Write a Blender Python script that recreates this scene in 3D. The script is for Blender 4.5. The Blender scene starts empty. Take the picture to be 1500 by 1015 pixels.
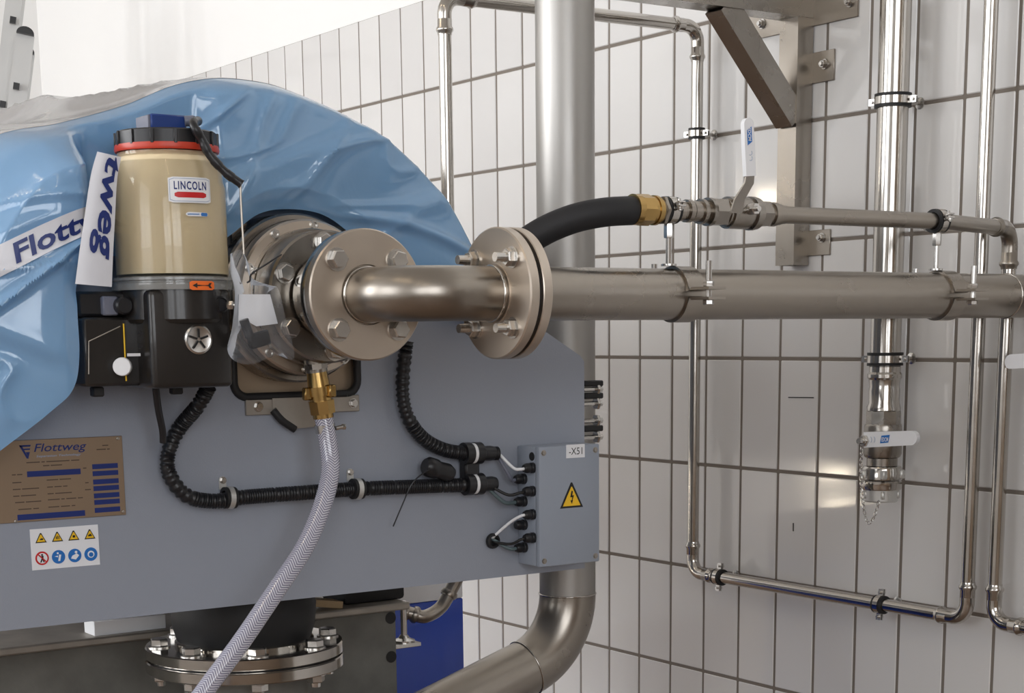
import bpy, bmesh, math, random
from mathutils import Vector, Matrix, noise
from mathutils.bvhtree import BVHTree
random.seed(7)
PI = math.pi
col = bpy.context.scene.collection
V = Vector

# ------------------------------------------------------------------ camera
ZO = 1.6                                   # height of the fifth tile joint above the floor
F, PX, PY = 2434.084, 748.94, 950.53       # focal length and principal point for 1500 x 1015
def _rot(a, b, c):
    return (Matrix.Rotation(a, 3, 'Z') @ Matrix.Rotation(b, 3, 'X') @ Matrix.Rotation(c, 3, 'Y'))
CR = _rot(-.593054563, -.187396835, .0112444643)   # columns: right, forward, up
CC = V((-2.6077, -3.3998, .0612 + ZO))
cam_data = bpy.data.cameras.new('camera')
cam = bpy.data.objects.new('camera', cam_data); col.objects.link(cam)
r, f, u = CR.col[0], CR.col[1], CR.col[2]
m3 = Matrix((r, u, -f)).transposed()
cam.matrix_world = Matrix.Translation(CC) @ m3.to_4x4()
cam_data.sensor_fit = 'HORIZONTAL'; cam_data.sensor_width = 36
cam_data.lens = F / 1500 * 36
cam_data.shift_x = (750 - PX) / 1500
cam_data.shift_y = (PY - 507.5) / 1500
cam_data.clip_start = .05
bpy.context.scene.camera = cam
def W(x, y, X=None, Y=None, Z=None, d=None):
    """world point seen at photograph pixel (x, y) on a given plane (Z counted from the joint)"""
    q = CR @ V(((x - PX) / F, 1, -(y - PY) / F))
    if X is not None: t = (X - CC.x) / q.x
    elif Y is not None: t = (Y - CC.y) / q.y
    elif Z is not None: t = (Z + ZO - CC.z) / q.z
    else: t = d
    return CC + q * t
def pix(p):
    d = CR.transposed() @ (V(p) - CC)
    return PX + F * d.x / d.y, PY - F * d.z / d.y

# ------------------------------------------------------------------ world, light, exposure
sc = bpy.context.scene
sc.view_settings.view_transform = 'Standard'; sc.view_settings.look = 'None'
sc.view_settings.gamma = 1; sc.view_settings.use_curve_mapping = False
sc.view_settings.exposure = 0.0
wd = bpy.data.worlds.new('world'); sc.world = wd; wd.use_nodes = True
wd.node_tree.nodes['Background'].inputs[0].default_value = (.90, .94, 1, 1)
wd.node_tree.nodes['Background'].inputs[1].default_value = 1.2
def area(name, loc, target, sx, sy, power, color):
    L = bpy.data.lights.new(name, 'AREA'); L.shape = 'RECTANGLE'; L.size = sx; L.size_y = sy
    L.energy = power; L.color = color
    o = bpy.data.objects.new(name, L); col.objects.link(o); o.location = loc
    o.rotation_euler = (V(target) - V(loc)).to_track_quat('-Z', 'Y').to_euler()
    return o
ROOM_X, ROOM_Y0, ROOM_Y1, ROOM_Z = -6.5, -6.5, 4.13, 4.4
WIN = [(-3.6, -1.2), (-.2, 1.6), (2.0, 3.7)]       # window spans along the left wall
WZ0, WZ1 = 1.5, 4.0
for i, (a, b) in enumerate(WIN):
    area('window_and_fill_light', (ROOM_X - .15, (a + b) / 2, (WZ0 + WZ1) / 2), (0, (a + b) / 2, 1.9), b - a, WZ1 - WZ0,
         [60, 150, 130][i], (.97, .98, 1))
FILL_WIN = [(-5.6, -3.9), (-3.5, -1.8)]                # unseen windows added behind the camera to fill light onto the panel side
for a, b in FILL_WIN:
    area('window_and_fill_light', ((a + b) / 2, ROOM_Y0 - .15, (WZ0 + WZ1) / 2), ((a + b) / 2 + .8, 0, 1.2), b - a, WZ1 - WZ0, 50, (.95, .97, 1))  # fill lights for the panel side, placed at the added windows

# ------------------------------------------------------------------ materials
def mat(name, color, rough=.5, metal=0, spec=.5, bump=0, bscale=60, var=0, vscale=8, coat=0, trans=0, alpha=1, ior=1.45, stretch=None, rvar=0):
    m = bpy.data.materials.new(name); m.use_nodes = True
    nt = m.node_tree; b = nt.nodes['Principled BSDF']; N = nt.nodes.new; Lk = nt.links.new
    b.inputs['Base Color'].default_value = (*color, 1); b.inputs['Roughness'].default_value = rough
    b.inputs['Metallic'].default_value = metal; b.inputs['Specular IOR Level'].default_value = spec
    b.inputs['Coat Weight'].default_value = coat; b.inputs['Coat Roughness'].default_value = .08
    b.inputs['Transmission Weight'].default_value = trans; b.inputs['Alpha'].default_value = alpha
    b.inputs['IOR'].default_value = ior
    tc = N('ShaderNodeTexCoord'); mp = N('ShaderNodeMapping')
    if stretch: mp.inputs['Scale'].default_value = stretch
    Lk(tc.outputs['Object'], mp.inputs['Vector'])
    if var or rvar:
        n = N('ShaderNodeTexNoise'); n.inputs['Scale'].default_value = vscale; n.inputs['Detail'].default_value = 5
        Lk(mp.outputs[0], n.inputs['Vector'])
    if var:
        mx = N('ShaderNodeMix'); mx.data_type = 'RGBA'
        mx.inputs['A'].default_value = (*[max(0, c * (1 - var)) for c in color], 1)
        mx.inputs['B'].default_value = (*[min(1, c * (1 + var)) for c in color], 1)
        Lk(n.outputs['Fac'], mx.inputs['Factor']); Lk(mx.outputs['Result'], b.inputs['Base Color'])
    if rvar:
        mr = N('ShaderNodeMapRange'); mr.inputs[1].default_value = .3; mr.inputs[2].default_value = .7
        mr.inputs[3].default_value = max(.02, rough - rvar); mr.inputs[4].default_value = rough + rvar
        Lk(n.outputs['Fac'], mr.inputs[0]); Lk(mr.outputs[0], b.inputs['Roughness'])
    if bump:
        n2 = N('ShaderNodeTexNoise'); n2.inputs['Scale'].default_value = bscale; n2.inputs['Detail'].default_value = 4
        Lk(mp.outputs[0], n2.inputs['Vector'])
        bp = N('ShaderNodeBump'); bp.inputs['Strength'].default_value = bump; bp.inputs['Distance'].default_value = .002
        Lk(n2.outputs['Fac'], bp.inputs['Height']); Lk(bp.outputs[0], b.inputs['Normal'])
    return m
M = {}
M['steel'] = mat('brushed_stainless', (.34, .308, .27), .31, 1, var=.12, vscale=9, rvar=.07)
M['steel_dark'] = mat('machined_stainless', (.32, .295, .265), .27, 1, var=.15, vscale=14, rvar=.08)
M['bright'] = mat('bright_stainless', (.50, .475, .44), .14, 1, var=.06, vscale=12, rvar=.05)
M['bolt'] = mat('bolt_stainless', (.60, .585, .56), .26, 1)
M['pickled'] = mat('pickled_stainless', (.40, .388, .37), .44, 1, var=.22, vscale=6, stretch=(1, 1, .35), rvar=.08)
M['aluminium'] = mat('aluminium', (.62, .62, .60), .42, .7, var=.05)
M['ladder_alu'] = mat('dull_aluminium', (.52, .52, .51), .45, .35, var=.05)
M['flange'] = mat('satin_flange_steel', (.60, .53, .455), .36, 1, var=.12, vscale=9, rvar=.06)
M['paint'] = mat('grey_paint', (.29, .315, .37), .42, 0, bump=.10, bscale=420)
M['paint_box'] = mat('grey_box_lacquer', (.29, .325, .385), .45, 0, bump=.12, bscale=500)
M['rubber'] = mat('black_rubber', (.012, .012, .013), .55)
M['hose_black'] = mat('black_hose_rubber', (.016, .016, .018), .62, bump=.1, bscale=200)
M['black'] = mat('black_plastic', (.014, .014, .016), .35)
M['black_paint'] = mat('black_enamel', (.018, .016, .015), .28, coat=.3, bump=.08, bscale=150)
M['brass'] = mat('brass', (.44, .29, .11), .25, 1, var=.12, vscale=40)
M['white'] = mat('white_plastic', (.82, .83, .85), .35)
M['paper'] = mat('white_label_film', (.80, .81, .84), .4)
M['whitefilm'] = mat('white_printed_film', (.70, .71, .76), .3, bump=.3, bscale=30)
M['navy'] = mat('navy_print', (.012, .028, .16), .4)
M['blueprint'] = mat('blue_print', (.02, .16, .50), .4)
M['lightblue'] = mat('pale_blue_print', (.35, .42, .55), .4)
M['red'] = mat('red_print', (.55, .012, .015), .4)
M['orange'] = mat('orange_sticker', (.85, .16, .02), .45)
M['yellow'] = mat('yellow_sticker', (.85, .52, .02), .4)
M['ink'] = mat('black_print', (.01, .01, .01), .45)
M['redring'] = mat('red_seal', (.52, .045, .02), .35)
M['bluecap'] = mat('blue_plastic', (.015, .045, .20), .35)
M['greycap'] = mat('grey_plastic', (.16, .17, .22), .45)
M['grease'] = mat('beige_grease', (.80, .66, .42), .38, coat=.5, var=.05, vscale=14)
M['clear'] = mat('clear_plastic', (.95, .95, .93), .05, trans=1, ior=1.32)
M['footclear'] = mat('clear_foot_plastic', (.50, .50, .48), .08, spec=.9, alpha=.42, coat=.5)
M['plate'] = mat('bronze_nameplate', (.36, .27, .19), .38, .75, var=.05)
M['plaster'] = mat('white_plaster', (.86, .855, .84), .8, bump=.2, bscale=40)
M['grout'] = mat('grey_brown_grout', (.20, .172, .145), .85, bump=.4, bscale=300)
M['floor'] = mat('red_brown_floor', (.20, .135, .095), .45, var=.2, vscale=3)
M['dimwall'] = mat('ochre_wall', (.42, .33, .25), .8)
M['ceiling'] = mat('ceiling_white', (.62, .60, .57), .9)
M['concrete'] = mat('grey_primer', (.16, .158, .142), .75, var=.45, vscale=16, bump=.3, bscale=60)
M['galv'] = mat('galvanised_strip', (.36, .33, .29), .5, .6, var=.3, vscale=20)
M['bluepaint'] = mat('blue_gloss_lacquer', (.025, .075, .46), .14, coat=.6)
M['wood'] = mat('raw_wood', (.42, .30, .17), .7, var=.2, vscale=30)
M['teal'] = mat('grey_green_cable', (.10, .14, .15), .45)
M['glass'] = mat('window_glass', (.9, .95, 1), .02, trans=1, ior=1.05)
M['interior'] = mat('tan_sheet_steel', (.36, .28, .20), .45, .6, var=.1)

def tile_mat():
    m = mat('glazed_tile', (.70, .69, .675), .10, 0, spec=.5)
    nt = m.node_tree; b = nt.nodes['Principled BSDF']; N = nt.nodes.new; Lk = nt.links.new
    oi = N('ShaderNodeObjectInfo'); mx = N('ShaderNodeMix'); mx.data_type = 'RGBA'
    mx.inputs['A'].default_value = (.66, .65, .64, 1); mx.inputs['B'].default_value = (.72, .71, .695, 1)
    Lk(oi.outputs['Random'], mx.inputs['Factor']); Lk(mx.outputs['Result'], b.inputs['Base Color'])
    g = N('ShaderNodeNewGeometry'); n = N('ShaderNodeTexNoise'); n.inputs['Scale'].default_value = 9; n.inputs['Detail'].default_value = 3
    Lk(g.outputs['Position'], n.inputs['Vector'])
    bp = N('ShaderNodeBump'); bp.inputs['Strength'].default_value = .16; bp.inputs['Distance'].default_value = .003
    Lk(n.outputs['Fac'], bp.inputs['Height']); Lk(bp.outputs[0], b.inputs['Normal'])
    b.inputs['Coat Weight'].default_value = .3; b.inputs['Coat Roughness'].default_value = .05
    return m
M['tile'] = tile_mat()

def film_mat(name, color, tcol, rough, mixf, alpha=1.0):
    m = bpy.data.materials.new(name); m.use_nodes = True
    nt = m.node_tree; N = nt.nodes.new; Lk = nt.links.new
    b = nt.nodes['Principled BSDF']; out = nt.nodes['Material Output']
    b.inputs['Base Color'].default_value = (*color, 1); b.inputs['Roughness'].default_value = rough
    b.inputs['Specular IOR Level'].default_value = .8; b.inputs['Coat Weight'].default_value = .7; b.inputs['Coat Roughness'].default_value = .07; b.inputs['Alpha'].default_value = alpha
    tr = N('ShaderNodeBsdfTranslucent'); tr.inputs[0].default_value = (*tcol, 1)
    ms = N('ShaderNodeMixShader'); ms.inputs[0].default_value = mixf
    tc = N('ShaderNodeTexCoord'); n = N('ShaderNodeTexNoise'); n.inputs['Scale'].default_value = 9; n.inputs['Detail'].default_value = 3
    n.inputs['Distortion'].default_value = 1.2
    Lk(tc.outputs['Object'], n.inputs['Vector'])
    bp = N('ShaderNodeBump'); bp.inputs['Strength'].default_value = .2; bp.inputs['Distance'].default_value = .010
    Lk(n.outputs['Fac'], bp.inputs['Height']); Lk(bp.outputs[0], b.inputs['Normal'])
    n2 = N('ShaderNodeTexNoise'); n2.inputs['Scale'].default_value = 5; Lk(tc.outputs['Object'], n2.inputs['Vector'])
    mx = N('ShaderNodeMix'); mx.data_type = 'RGBA'
    mx.inputs['A'].default_value = (*[c * .82 for c in color], 1); mx.inputs['B'].default_value = (*[min(1, c * 1.18 + .02) for c in color], 1)
    Lk(n2.outputs['Fac'], mx.inputs['Factor']); Lk(mx.outputs['Result'], b.inputs['Base Color'])
    Lk(b.outputs[0], ms.inputs[1]); Lk(tr.outputs[0], ms.inputs[2]); Lk(ms.outputs[0], out.inputs[0])
    return m
M['film'] = film_mat('blue_plastic_film', (.25, .46, .72), (.22, .54, .92), .13, .27)
M['film_grey'] = film_mat('hazy_clear_film', (.42, .41, .41), (.5, .5, .5), .22, .2)
def bag_mat():
    m = bpy.data.materials.new('clear_bag_film'); m.use_nodes = True; nt = m.node_tree; N = nt.nodes.new; Lk = nt.links.new
    b = nt.nodes['Principled BSDF']; out = nt.nodes['Material Output']; b.inputs['Base Color'].default_value = (.8, .83, .88, 1); b.inputs['Roughness'].default_value = .1
    tr = N('ShaderNodeBsdfTransparent'); fz = N('ShaderNodeFresnel'); fz.inputs[0].default_value = 1.33; ms = N('ShaderNodeMixShader')
    ma = N('ShaderNodeMath'); ma.operation = 'MULTIPLY_ADD'; ma.inputs[1].default_value = 1.0; ma.inputs[2].default_value = .04; Lk(fz.outputs[0], ma.inputs[0])
    Lk(ma.outputs[0], ms.inputs[0]); Lk(tr.outputs[0], ms.inputs[1]); Lk(b.outputs[0], ms.inputs[2]); Lk(ms.outputs[0], out.inputs[0]); return m
M['bag'] = bag_mat()

def hose_mat():
    m = mat('braided_clear_hose', (.42, .41, .52), .12, 0, spec=.7, coat=.5)
    nt = m.node_tree; b = nt.nodes['Principled BSDF']; N = nt.nodes.new; Lk = nt.links.new
    uv = N('ShaderNodeUVMap'); sp = N('ShaderNodeSeparateXYZ'); Lk(uv.outputs[0], sp.inputs[0])
    def math_(op, a, bb=None):
        n = N('ShaderNodeMath'); n.operation = op
        for i, q in enumerate((a, bb)):
            if q is None: continue
            if isinstance(q, (int, float)): n.inputs[i].default_value = q
            else: Lk(q, n.inputs[i])
        return n.outputs[0]
    # chevron braid: |u| folded four times around the hose, v in metres along it
    fold = math_('PINGPONG', math_('MULTIPLY', sp.outputs['X'], 4), .5)
    ph = math_('ADD', math_('MULTIPLY', sp.outputs['Y'], 230), math_('MULTIPLY', fold, 4.0))
    tri = math_('FRACT', ph)
    line = math_('LESS_THAN', tri, .42)
    mx = N('ShaderNodeMix'); mx.data_type = 'RGBA'
    mx.inputs['A'].default_value = (.27, .265, .36, 1); mx.inputs['B'].default_value = (.80, .80, .88, 1)
    Lk(line, mx.inputs['Factor']); Lk(mx.outputs['Result'], b.inputs['Base Color'])
    b.inputs['Transmission Weight'].default_value = .25
    return m
M['hose_clear'] = hose_mat()

# ------------------------------------------------------------------ mesh helpers
def frame_of(axis):
    a = V(axis).normalized()
    h = V((0, 0, 1)) if abs(a.z) < .9 else V((1, 0, 0))
    s = a.cross(h).normalized(); t = s.cross(a).normalized()
    return a, s, t
def lathe(bm, prof, org, axis, n=32, start=0., sweep=None):
    """prof: list of (radius, height); closed around the axis"""
    a, s, t = frame_of(axis); org = V(org); rings = []
    full = sweep is None
    cnt = n if full else n + 1
    for (rr, h) in prof:
        if rr < 1e-6:
            rings.append([bm.verts.new(org + a * h)])
        else:
            rings.append([bm.verts.new(org + a * h + (s * math.cos(start + (2 * PI if full else sweep) * i / n) + t * math.sin(start + (2 * PI if full else sweep) * i / n)) * rr) for i in range(cnt)])
    for A, B in zip(rings, rings[1:]):
        for i in range(n):
            j = (i + 1) % cnt
            try:
                if len(A) == 1 and len(B) == 1: continue
                if len(A) == 1: bm.faces.new((A[0], B[j], B[i]))
                elif len(B) == 1: bm.faces.new((A[i], A[j], B[0]))
                else: bm.faces.new((A[i], A[j], B[j], B[i]))
            except ValueError: pass
def cyl(bm, p, q, r1, r2=None, n=24, cap=True):
    p, q = V(p), V(q); h = (q - p).length
    r2 = r1 if r2 is None else r2
    lathe(bm, ([(0, 0)] if cap else []) + [(r1, 0), (r2, h)] + ([(0, h)] if cap else []), p, q - p, n)
def hexp(bm, p, axis, rr, h, n=6, ch=.12, start=0):
    lathe(bm, [(0, 0), (rr * (1 - ch * .5), 0), (rr, h * .12), (rr, h * .85), (rr * (1 - ch), h), (0, h)], p, axis, n, start)
def tube(bm, pts, rad, n=16, cap=True, corr=None):
    """swept tube with uv (around, metres along); rad may be a function of length"""
    pts = [V(p) for p in pts]; L = [0]
    for a, b in zip(pts, pts[1:]): L.append(L[-1] + (b - a).length)
    uvl = bm.loops.layers.uv.verify()
    T = []
    for i in range(len(pts)):
        d = (pts[min(i + 1, len(pts) - 1)] - pts[max(i - 1, 0)]); T.append(d.normalized())
    _, s, _t = frame_of(T[0]); rings = []
    for i, p in enumerate(pts):
        s = (s - T[i] * s.dot(T[i])).normalized(); t = T[i].cross(s)
        rr = rad(L[i]) if callable(rad) else rad
        rings.append([bm.verts.new(p + (s * math.cos(2 * PI * k / n) + t * math.sin(2 * PI * k / n)) * rr) for k in range(n)])
    for i, (A, B) in enumerate(zip(rings, rings[1:])):
        for k in range(n):
            j = (k + 1) % n
            fc = bm.faces.new((A[k], A[j], B[j], B[k]))
            for lp, (uu, vv) in zip(fc.loops, ((k / n, L[i]), ((k + 1) / n, L[i]), ((k + 1) / n, L[i + 1]), (k / n, L[i + 1]))):
                lp[uvl].uv = (uu, vv)
    if cap:
        bm.faces.new(rings[0][::-1]); bm.faces.new(rings[-1])
def spline(pts, n=12):
    """Catmull-Rom through points"""
    P_ = [V(p) for p in pts]; P_ = [P_[0] * 2 - P_[1]] + P_ + [P_[-1] * 2 - P_[-2]]; out = []
    for i in range(1, len(P_) - 2):
        a, b, c, d = P_[i - 1:i + 3]
        for k in range(n):
            t = k / n
            out.append(.5 * ((2 * b) + (c - a) * t + (2 * a - 5 * b + 4 * c - d) * t * t + (3 * b - a - 3 * c + d) * t ** 3))
    out.append(P_[-2]); return out
def arc(corner, d_in, d_out, R, n=10):
    """path bending from travelling d_in to d_out round a corner"""
    c = V(corner); di = V(d_in).normalized(); do = V(d_out).normalized()
    ang = di.angle(do); k = R * math.tan(ang / 2)
    s = c - di * k; cen = s + (do - di * do.dot(di)).normalized() * R
    ax = di.cross(do).normalized()
    return [cen + Matrix.Rotation(ang * i / n, 3, ax) @ (s - cen) for i in range(n + 1)]
def box(bm, c, size, rot=None, bev=0, seg=1):
    mtx = Matrix.Translation(V(c)) @ (rot.to_4x4() if rot is not None else Matrix.Identity(4)) @ Matrix.Diagonal((*size, 1))
    g = bmesh.ops.create_cube(bm, size=1, matrix=mtx)
    if bev:
        es = list({e for v in g['verts'] for e in v.link_edges})
        bmesh.ops.bevel(bm, geom=es, offset=bev, segments=seg, affect='EDGES', profile=.5)
def poly(bm, pts2, org, ux, uy, thick):
    """prism from a 2D outline; extruded by thick along ux x uy"""
    ux, uy = V(ux), V(uy); n = ux.cross(uy).normalized(); o = V(org)
    a = [bm.verts.new(o + ux * p[0] + uy * p[1]) for p in pts2]
    b = [bm.verts.new(o + ux * p[0] + uy * p[1] + n * thick) for p in pts2]
    k = len(a)
    bm.faces.new(a[::-1]); bm.faces.new(b)
    for i in range(k): bm.faces.new((a[i], a[(i + 1) % k], b[(i + 1) % k], b[i]))
def rrect(w, h, rr, n=5, cx=0, cz=0):
    out = []
    for sx, sz, a0 in ((1, -1, -PI / 2), (1, 1, 0), (-1, 1, PI / 2), (-1, -1, PI)):
        for i in range(n + 1):
            a = a0 + PI / 2 * i / n
            out.append((cx + sx * (w / 2 - rr) + rr * math.cos(a), cz + sz * (h / 2 - rr) + rr * math.sin(a)))
    return out
def circ(rr, n=28, cx=0, cz=0): return [(cx + rr * math.cos(2 * PI * i / n), cz + rr * math.sin(2 * PI * i / n)) for i in range(n)]
def finish(bm, name, angle=38):
    bmesh.ops.recalc_face_normals(bm, faces=bm.faces[:])
    for fc in bm.faces: fc.smooth = True
    la = math.radians(angle)
    for e in bm.edges:
        if len(e.link_faces) == 2 and e.calc_face_angle(0) > la: e.smooth = False
    me = bpy.data.meshes.new(name); bm.to_mesh(me); bm.free(); return me
def root_of(o):
    while o.parent: o = o.parent
    return o
def link(name, me, material, parent=None):
    o = bpy.data.objects.new(name, me); col.objects.link(o)
    if material and not me.materials: me.materials.append(M[material] if isinstance(material, str) else material)
    if parent: o.parent = parent
    return o
def obj(name, bm, material, parent=None, angle=38, label=None):
    if parent:
        off = root_of(parent).location
        bmesh.ops.translate(bm, verts=bm.verts[:], vec=-off)
        me = finish(bm, name, angle); o = link(name, me, material, parent)
    else:
        lo = V([min(v.co[i] for v in bm.verts) for i in range(3)]); hi = V([max(v.co[i] for v in bm.verts) for i in range(3)])
        base = V(((lo.x + hi.x) / 2, (lo.y + hi.y) / 2, lo.z))
        bmesh.ops.translate(bm, verts=bm.verts[:], vec=-base)
        me = finish(bm, name, angle); o = link(name, me, material); o.location = base
    if label: o['label'] = label
    return o
def tag(o, label, cat, group=None):
    o['label'] = label; o['category'] = cat
    if group: o['group'] = group
    return o
def thing(name, loc, label, cat, group=None):
    o = bpy.data.objects.new(name, None); col.objects.link(o); o.location = V(loc); o.empty_display_size = .05
    return tag(o, label, cat, group)
def struct(name, bm, material):
    o = obj(name, bm, material); o['kind'] = 'structure'; return o
def bmx(*calls):
    bm = bmesh.new()
    for fn, *a in calls:
        kw = a.pop() if a and isinstance(a[-1], dict) else {}
        fn(bm, *a, **kw)
    return bm
def text_verts(s, bold=.0, shear=0., res=3, space=1.0):
    cu = bpy.data.curves.new('txt', 'FONT'); cu.body = s; cu.size = 1; cu.offset = bold; cu.shear = shear
    cu.resolution_u = res; cu.space_character = space; cu.fill_mode = 'FRONT'
    ob = bpy.data.objects.new('txt', cu); col.objects.link(ob)
    dg = bpy.context.evaluated_depsgraph_get(); dg.update()
    me = bpy.data.meshes.new_from_object(ob.evaluated_get(dg))
    vs = [v.co.copy() for v in me.vertices]; fs = [tuple(p.vertices) for p in me.polygons]
    bpy.data.objects.remove(ob); bpy.data.meshes.remove(me); bpy.data.curves.remove(cu)
    return vs, fs
def lettering(bm, s, fn, w, h, bold=.01, shear=0., x0=0, y0=0, space=1.0):
    """place text in the 2D box x0..x0+w, y0..y0+h and map it with fn(u, v) -> world"""
    vs, fs = text_verts(s, bold, shear, 3, space)
    lx, hx = min(v.x for v in vs), max(v.x for v in vs); ly, hy = min(v.y for v in vs), max(v.y for v in vs)
    nv = [bm.verts.new(fn(x0 + (v.x - lx) / (hx - lx) * w, y0 + (v.y - ly) / (hy - ly) * h)) for v in vs]
    for f_ in fs:
        try: bm.faces.new([nv[i] for i in f_])
        except ValueError: pass
def wall_fn(org, off=0):                      # plane facing -Y: u -> +X, v -> +Z
    o = V(org); return lambda u, v: o + V((u, -off, v))
ZAX = ZO + .118                              # axis of the feed line
YF = -1.378                                  # feed line runs along X here
XA = -1.42                                   # machine axis
YP = -1.03                                   # face of the grey end panel

# ------------------------------------------------------------------ the room
TW, TH, TT = .125, .25, .008
TOPZ = ZO + 1.0
bm = bmx((box, (.06 - .0063, (ROOM_Y0 + ROOM_Y1) / 2, TOPZ / 2), (.12, ROOM_Y1 - ROOM_Y0, TOPZ)))
wall = obj('wall_right', bm, 'grout'); wall['kind'] = 'structure'
pl = bmx((box, (.0545, (ROOM_Y0 + ROOM_Y1) / 2, (TOPZ + ROOM_Z) / 2 - .002), (.124, ROOM_Y1 - ROOM_Y0, ROOM_Z - TOPZ + .003)))
plo = obj('plaster', pl, 'plaster', wall, label='white painted plaster above the tiles')
tb = bmesh.new(); box(tb, (0, 0, 0), (TT, TW - .0075, TH - .0075), bev=.0018, seg=1)
tile_me = finish(tb, 'tile', 20); tile_me.materials.append(M['tile'])
HID = [(0, 215), (240, 150), (340, 130), (450, 150), (570, 215), (650, 300), (690, 360), (770, 480), (845, 535), (868, 650), (868, 815), (0, 910)]
def inside(p, pg):
    c = False; x, y = p
    for (x1, y1), (x2, y2) in zip(pg, pg[1:] + pg[:1]):
        if (y1 > y) != (y2 > y) and x < (x2 - x1) * (y - y1) / (y2 - y1) + x1: c = not c
    return c
rest = bmesh.new(); ntile = 0
for rI in range(-4, 7):
    for cI in range(-33, 26):
        cy, cz = -(cI + .5) * TW, ZO - (rI + .5) * TH
        if cy < ROOM_Y0 + .1 or cy > ROOM_Y1 - .05 or cz < .05: continue
        cs = [pix((0, cy + sy * TW / 2, cz + sz * TH / 2)) for sy in (-1, 1) for sz in (-1, 1)] if cy > -2.6 else []
        vis = bool(cs) and any(-5 < x < 1505 and -5 < y < 1020 for x, y in cs) and not all(inside(p, HID) for p in cs)
        if cs and sum(x for x, y in cs) / 4 < 205: vis = False
        if vis:
            o = link('tile', tile_me, None, wall); ntile += 1
            o.location = V((-TT / 2 - random.uniform(0, .0006), cy, cz)) - wall.location
            o.rotation_euler = (0, random.gauss(0, .0016), random.gauss(0, .0022))
        else:
            box(rest, (-TT / 2, cy, cz), (TT, TW - .0075, TH - .0075))
print('tiles', ntile)
o = obj('tile_field', rest, 'tile', wall, 60); o['kind'] = 'stuff'
# small scratches on the tiles
bm = bmesh.new()
a, b = W(1155, 582, X=-.0088), W(1192, 582.5, X=-.0088); tube(bm, [a, b], .0012, 6)
a, b = W(1162, 766, X=-.0088), W(1162, 778, X=-.0088); tube(bm, [a, b], .0013, 6)
obj('scratch', bm, 'ink', wall)
struct('wall_back', bmx((box, (ROOM_X / 2 + .06, ROOM_Y1 + .06, ROOM_Z / 2), (-ROOM_X + .12, .12, ROOM_Z))), 'plaster')
struct('floor', bmx((box, (ROOM_X / 2, (ROOM_Y0 + ROOM_Y1) / 2, -.05), (-ROOM_X + .3, ROOM_Y1 - ROOM_Y0 + .3, .1))), 'floor')
struct('ceiling', bmx((box, (ROOM_X / 2, (ROOM_Y0 + ROOM_Y1) / 2, ROOM_Z + .05), (-ROOM_X + .3, ROOM_Y1 - ROOM_Y0 + .3, .1))), 'ceiling')
bm = bmesh.new(); xs_ = [ROOM_X - .06] + [q for w_ in FILL_WIN for q in w_] + [.06]
for a, b in zip(xs_[::2], xs_[1::2]): box(bm, ((a + b) / 2, ROOM_Y0 - .06, ROOM_Z / 2), (b - a, .12, ROOM_Z))
for a, b in FILL_WIN:
    box(bm, ((a + b) / 2, ROOM_Y0 - .06, WZ0 / 2), (b - a, .12, WZ0)); box(bm, ((a + b) / 2, ROOM_Y0 - .06, (WZ1 + ROOM_Z) / 2), (b - a, .12, ROOM_Z - WZ1))
struct('wall_front', bm, 'dimwall')
for i, (a, b) in enumerate(FILL_WIN):
    bm = bmesh.new(); c = (a + b) / 2
    for xx in (a + .03, c, b - .03): box(bm, (xx, ROOM_Y0 - .06, (WZ0 + WZ1) / 2), (.06, .06, WZ1 - WZ0))
    for zz in (WZ0 + .03, (WZ0 + WZ1) / 2, WZ1 - .03): box(bm, (c, ROOM_Y0 - .06, zz), (b - a, .058, .058))
    struct('window_%d' % (i + 4), bm, 'aluminium')  # frames of the windows added for front fill light
bm = bmesh.new(); ys = [ROOM_Y0] + [q for w_ in WIN for q in w_] + [ROOM_Y1]
for a, b in zip(ys[::2], ys[1::2]): box(bm, (ROOM_X - .06, (a + b) / 2, ROOM_Z / 2), (.12, b - a, ROOM_Z))
for a, b in WIN:
    box(bm, (ROOM_X - .06, (a + b) / 2, WZ0 / 2), (.12, b - a, WZ0)); box(bm, (ROOM_X - .06, (a + b) / 2, (WZ1 + ROOM_Z) / 2), (.12, b - a, ROOM_Z - WZ1))
struct('wall_left', bm, 'plaster')
for i, (a, b) in enumerate(WIN):
    bm = bmesh.new(); c = (a + b) / 2
    for yy in (a + .03, c, b - .03): box(bm, (ROOM_X - .06, yy, (WZ0 + WZ1) / 2), (.06, .06, WZ1 - WZ0))
    for zz in (WZ0 + .03, (WZ0 + WZ1) / 2, WZ1 - .03): box(bm, (ROOM_X - .06, c, zz), (.058, b - a, .058))
    struct('window_%d' % (i + 1), bm, 'aluminium')

# ------------------------------------------------------------------ decanter centrifuge (grey end panel and what is bolted to it)
mach = thing('decanter_centrifuge', (XA, -.1, 0), 'grey steel-panelled machine with a round stainless bearing housing, under blue film', 'machine')
def px2(pts, Y): return [W(x, y, Y=Y) for x, y in pts]
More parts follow.
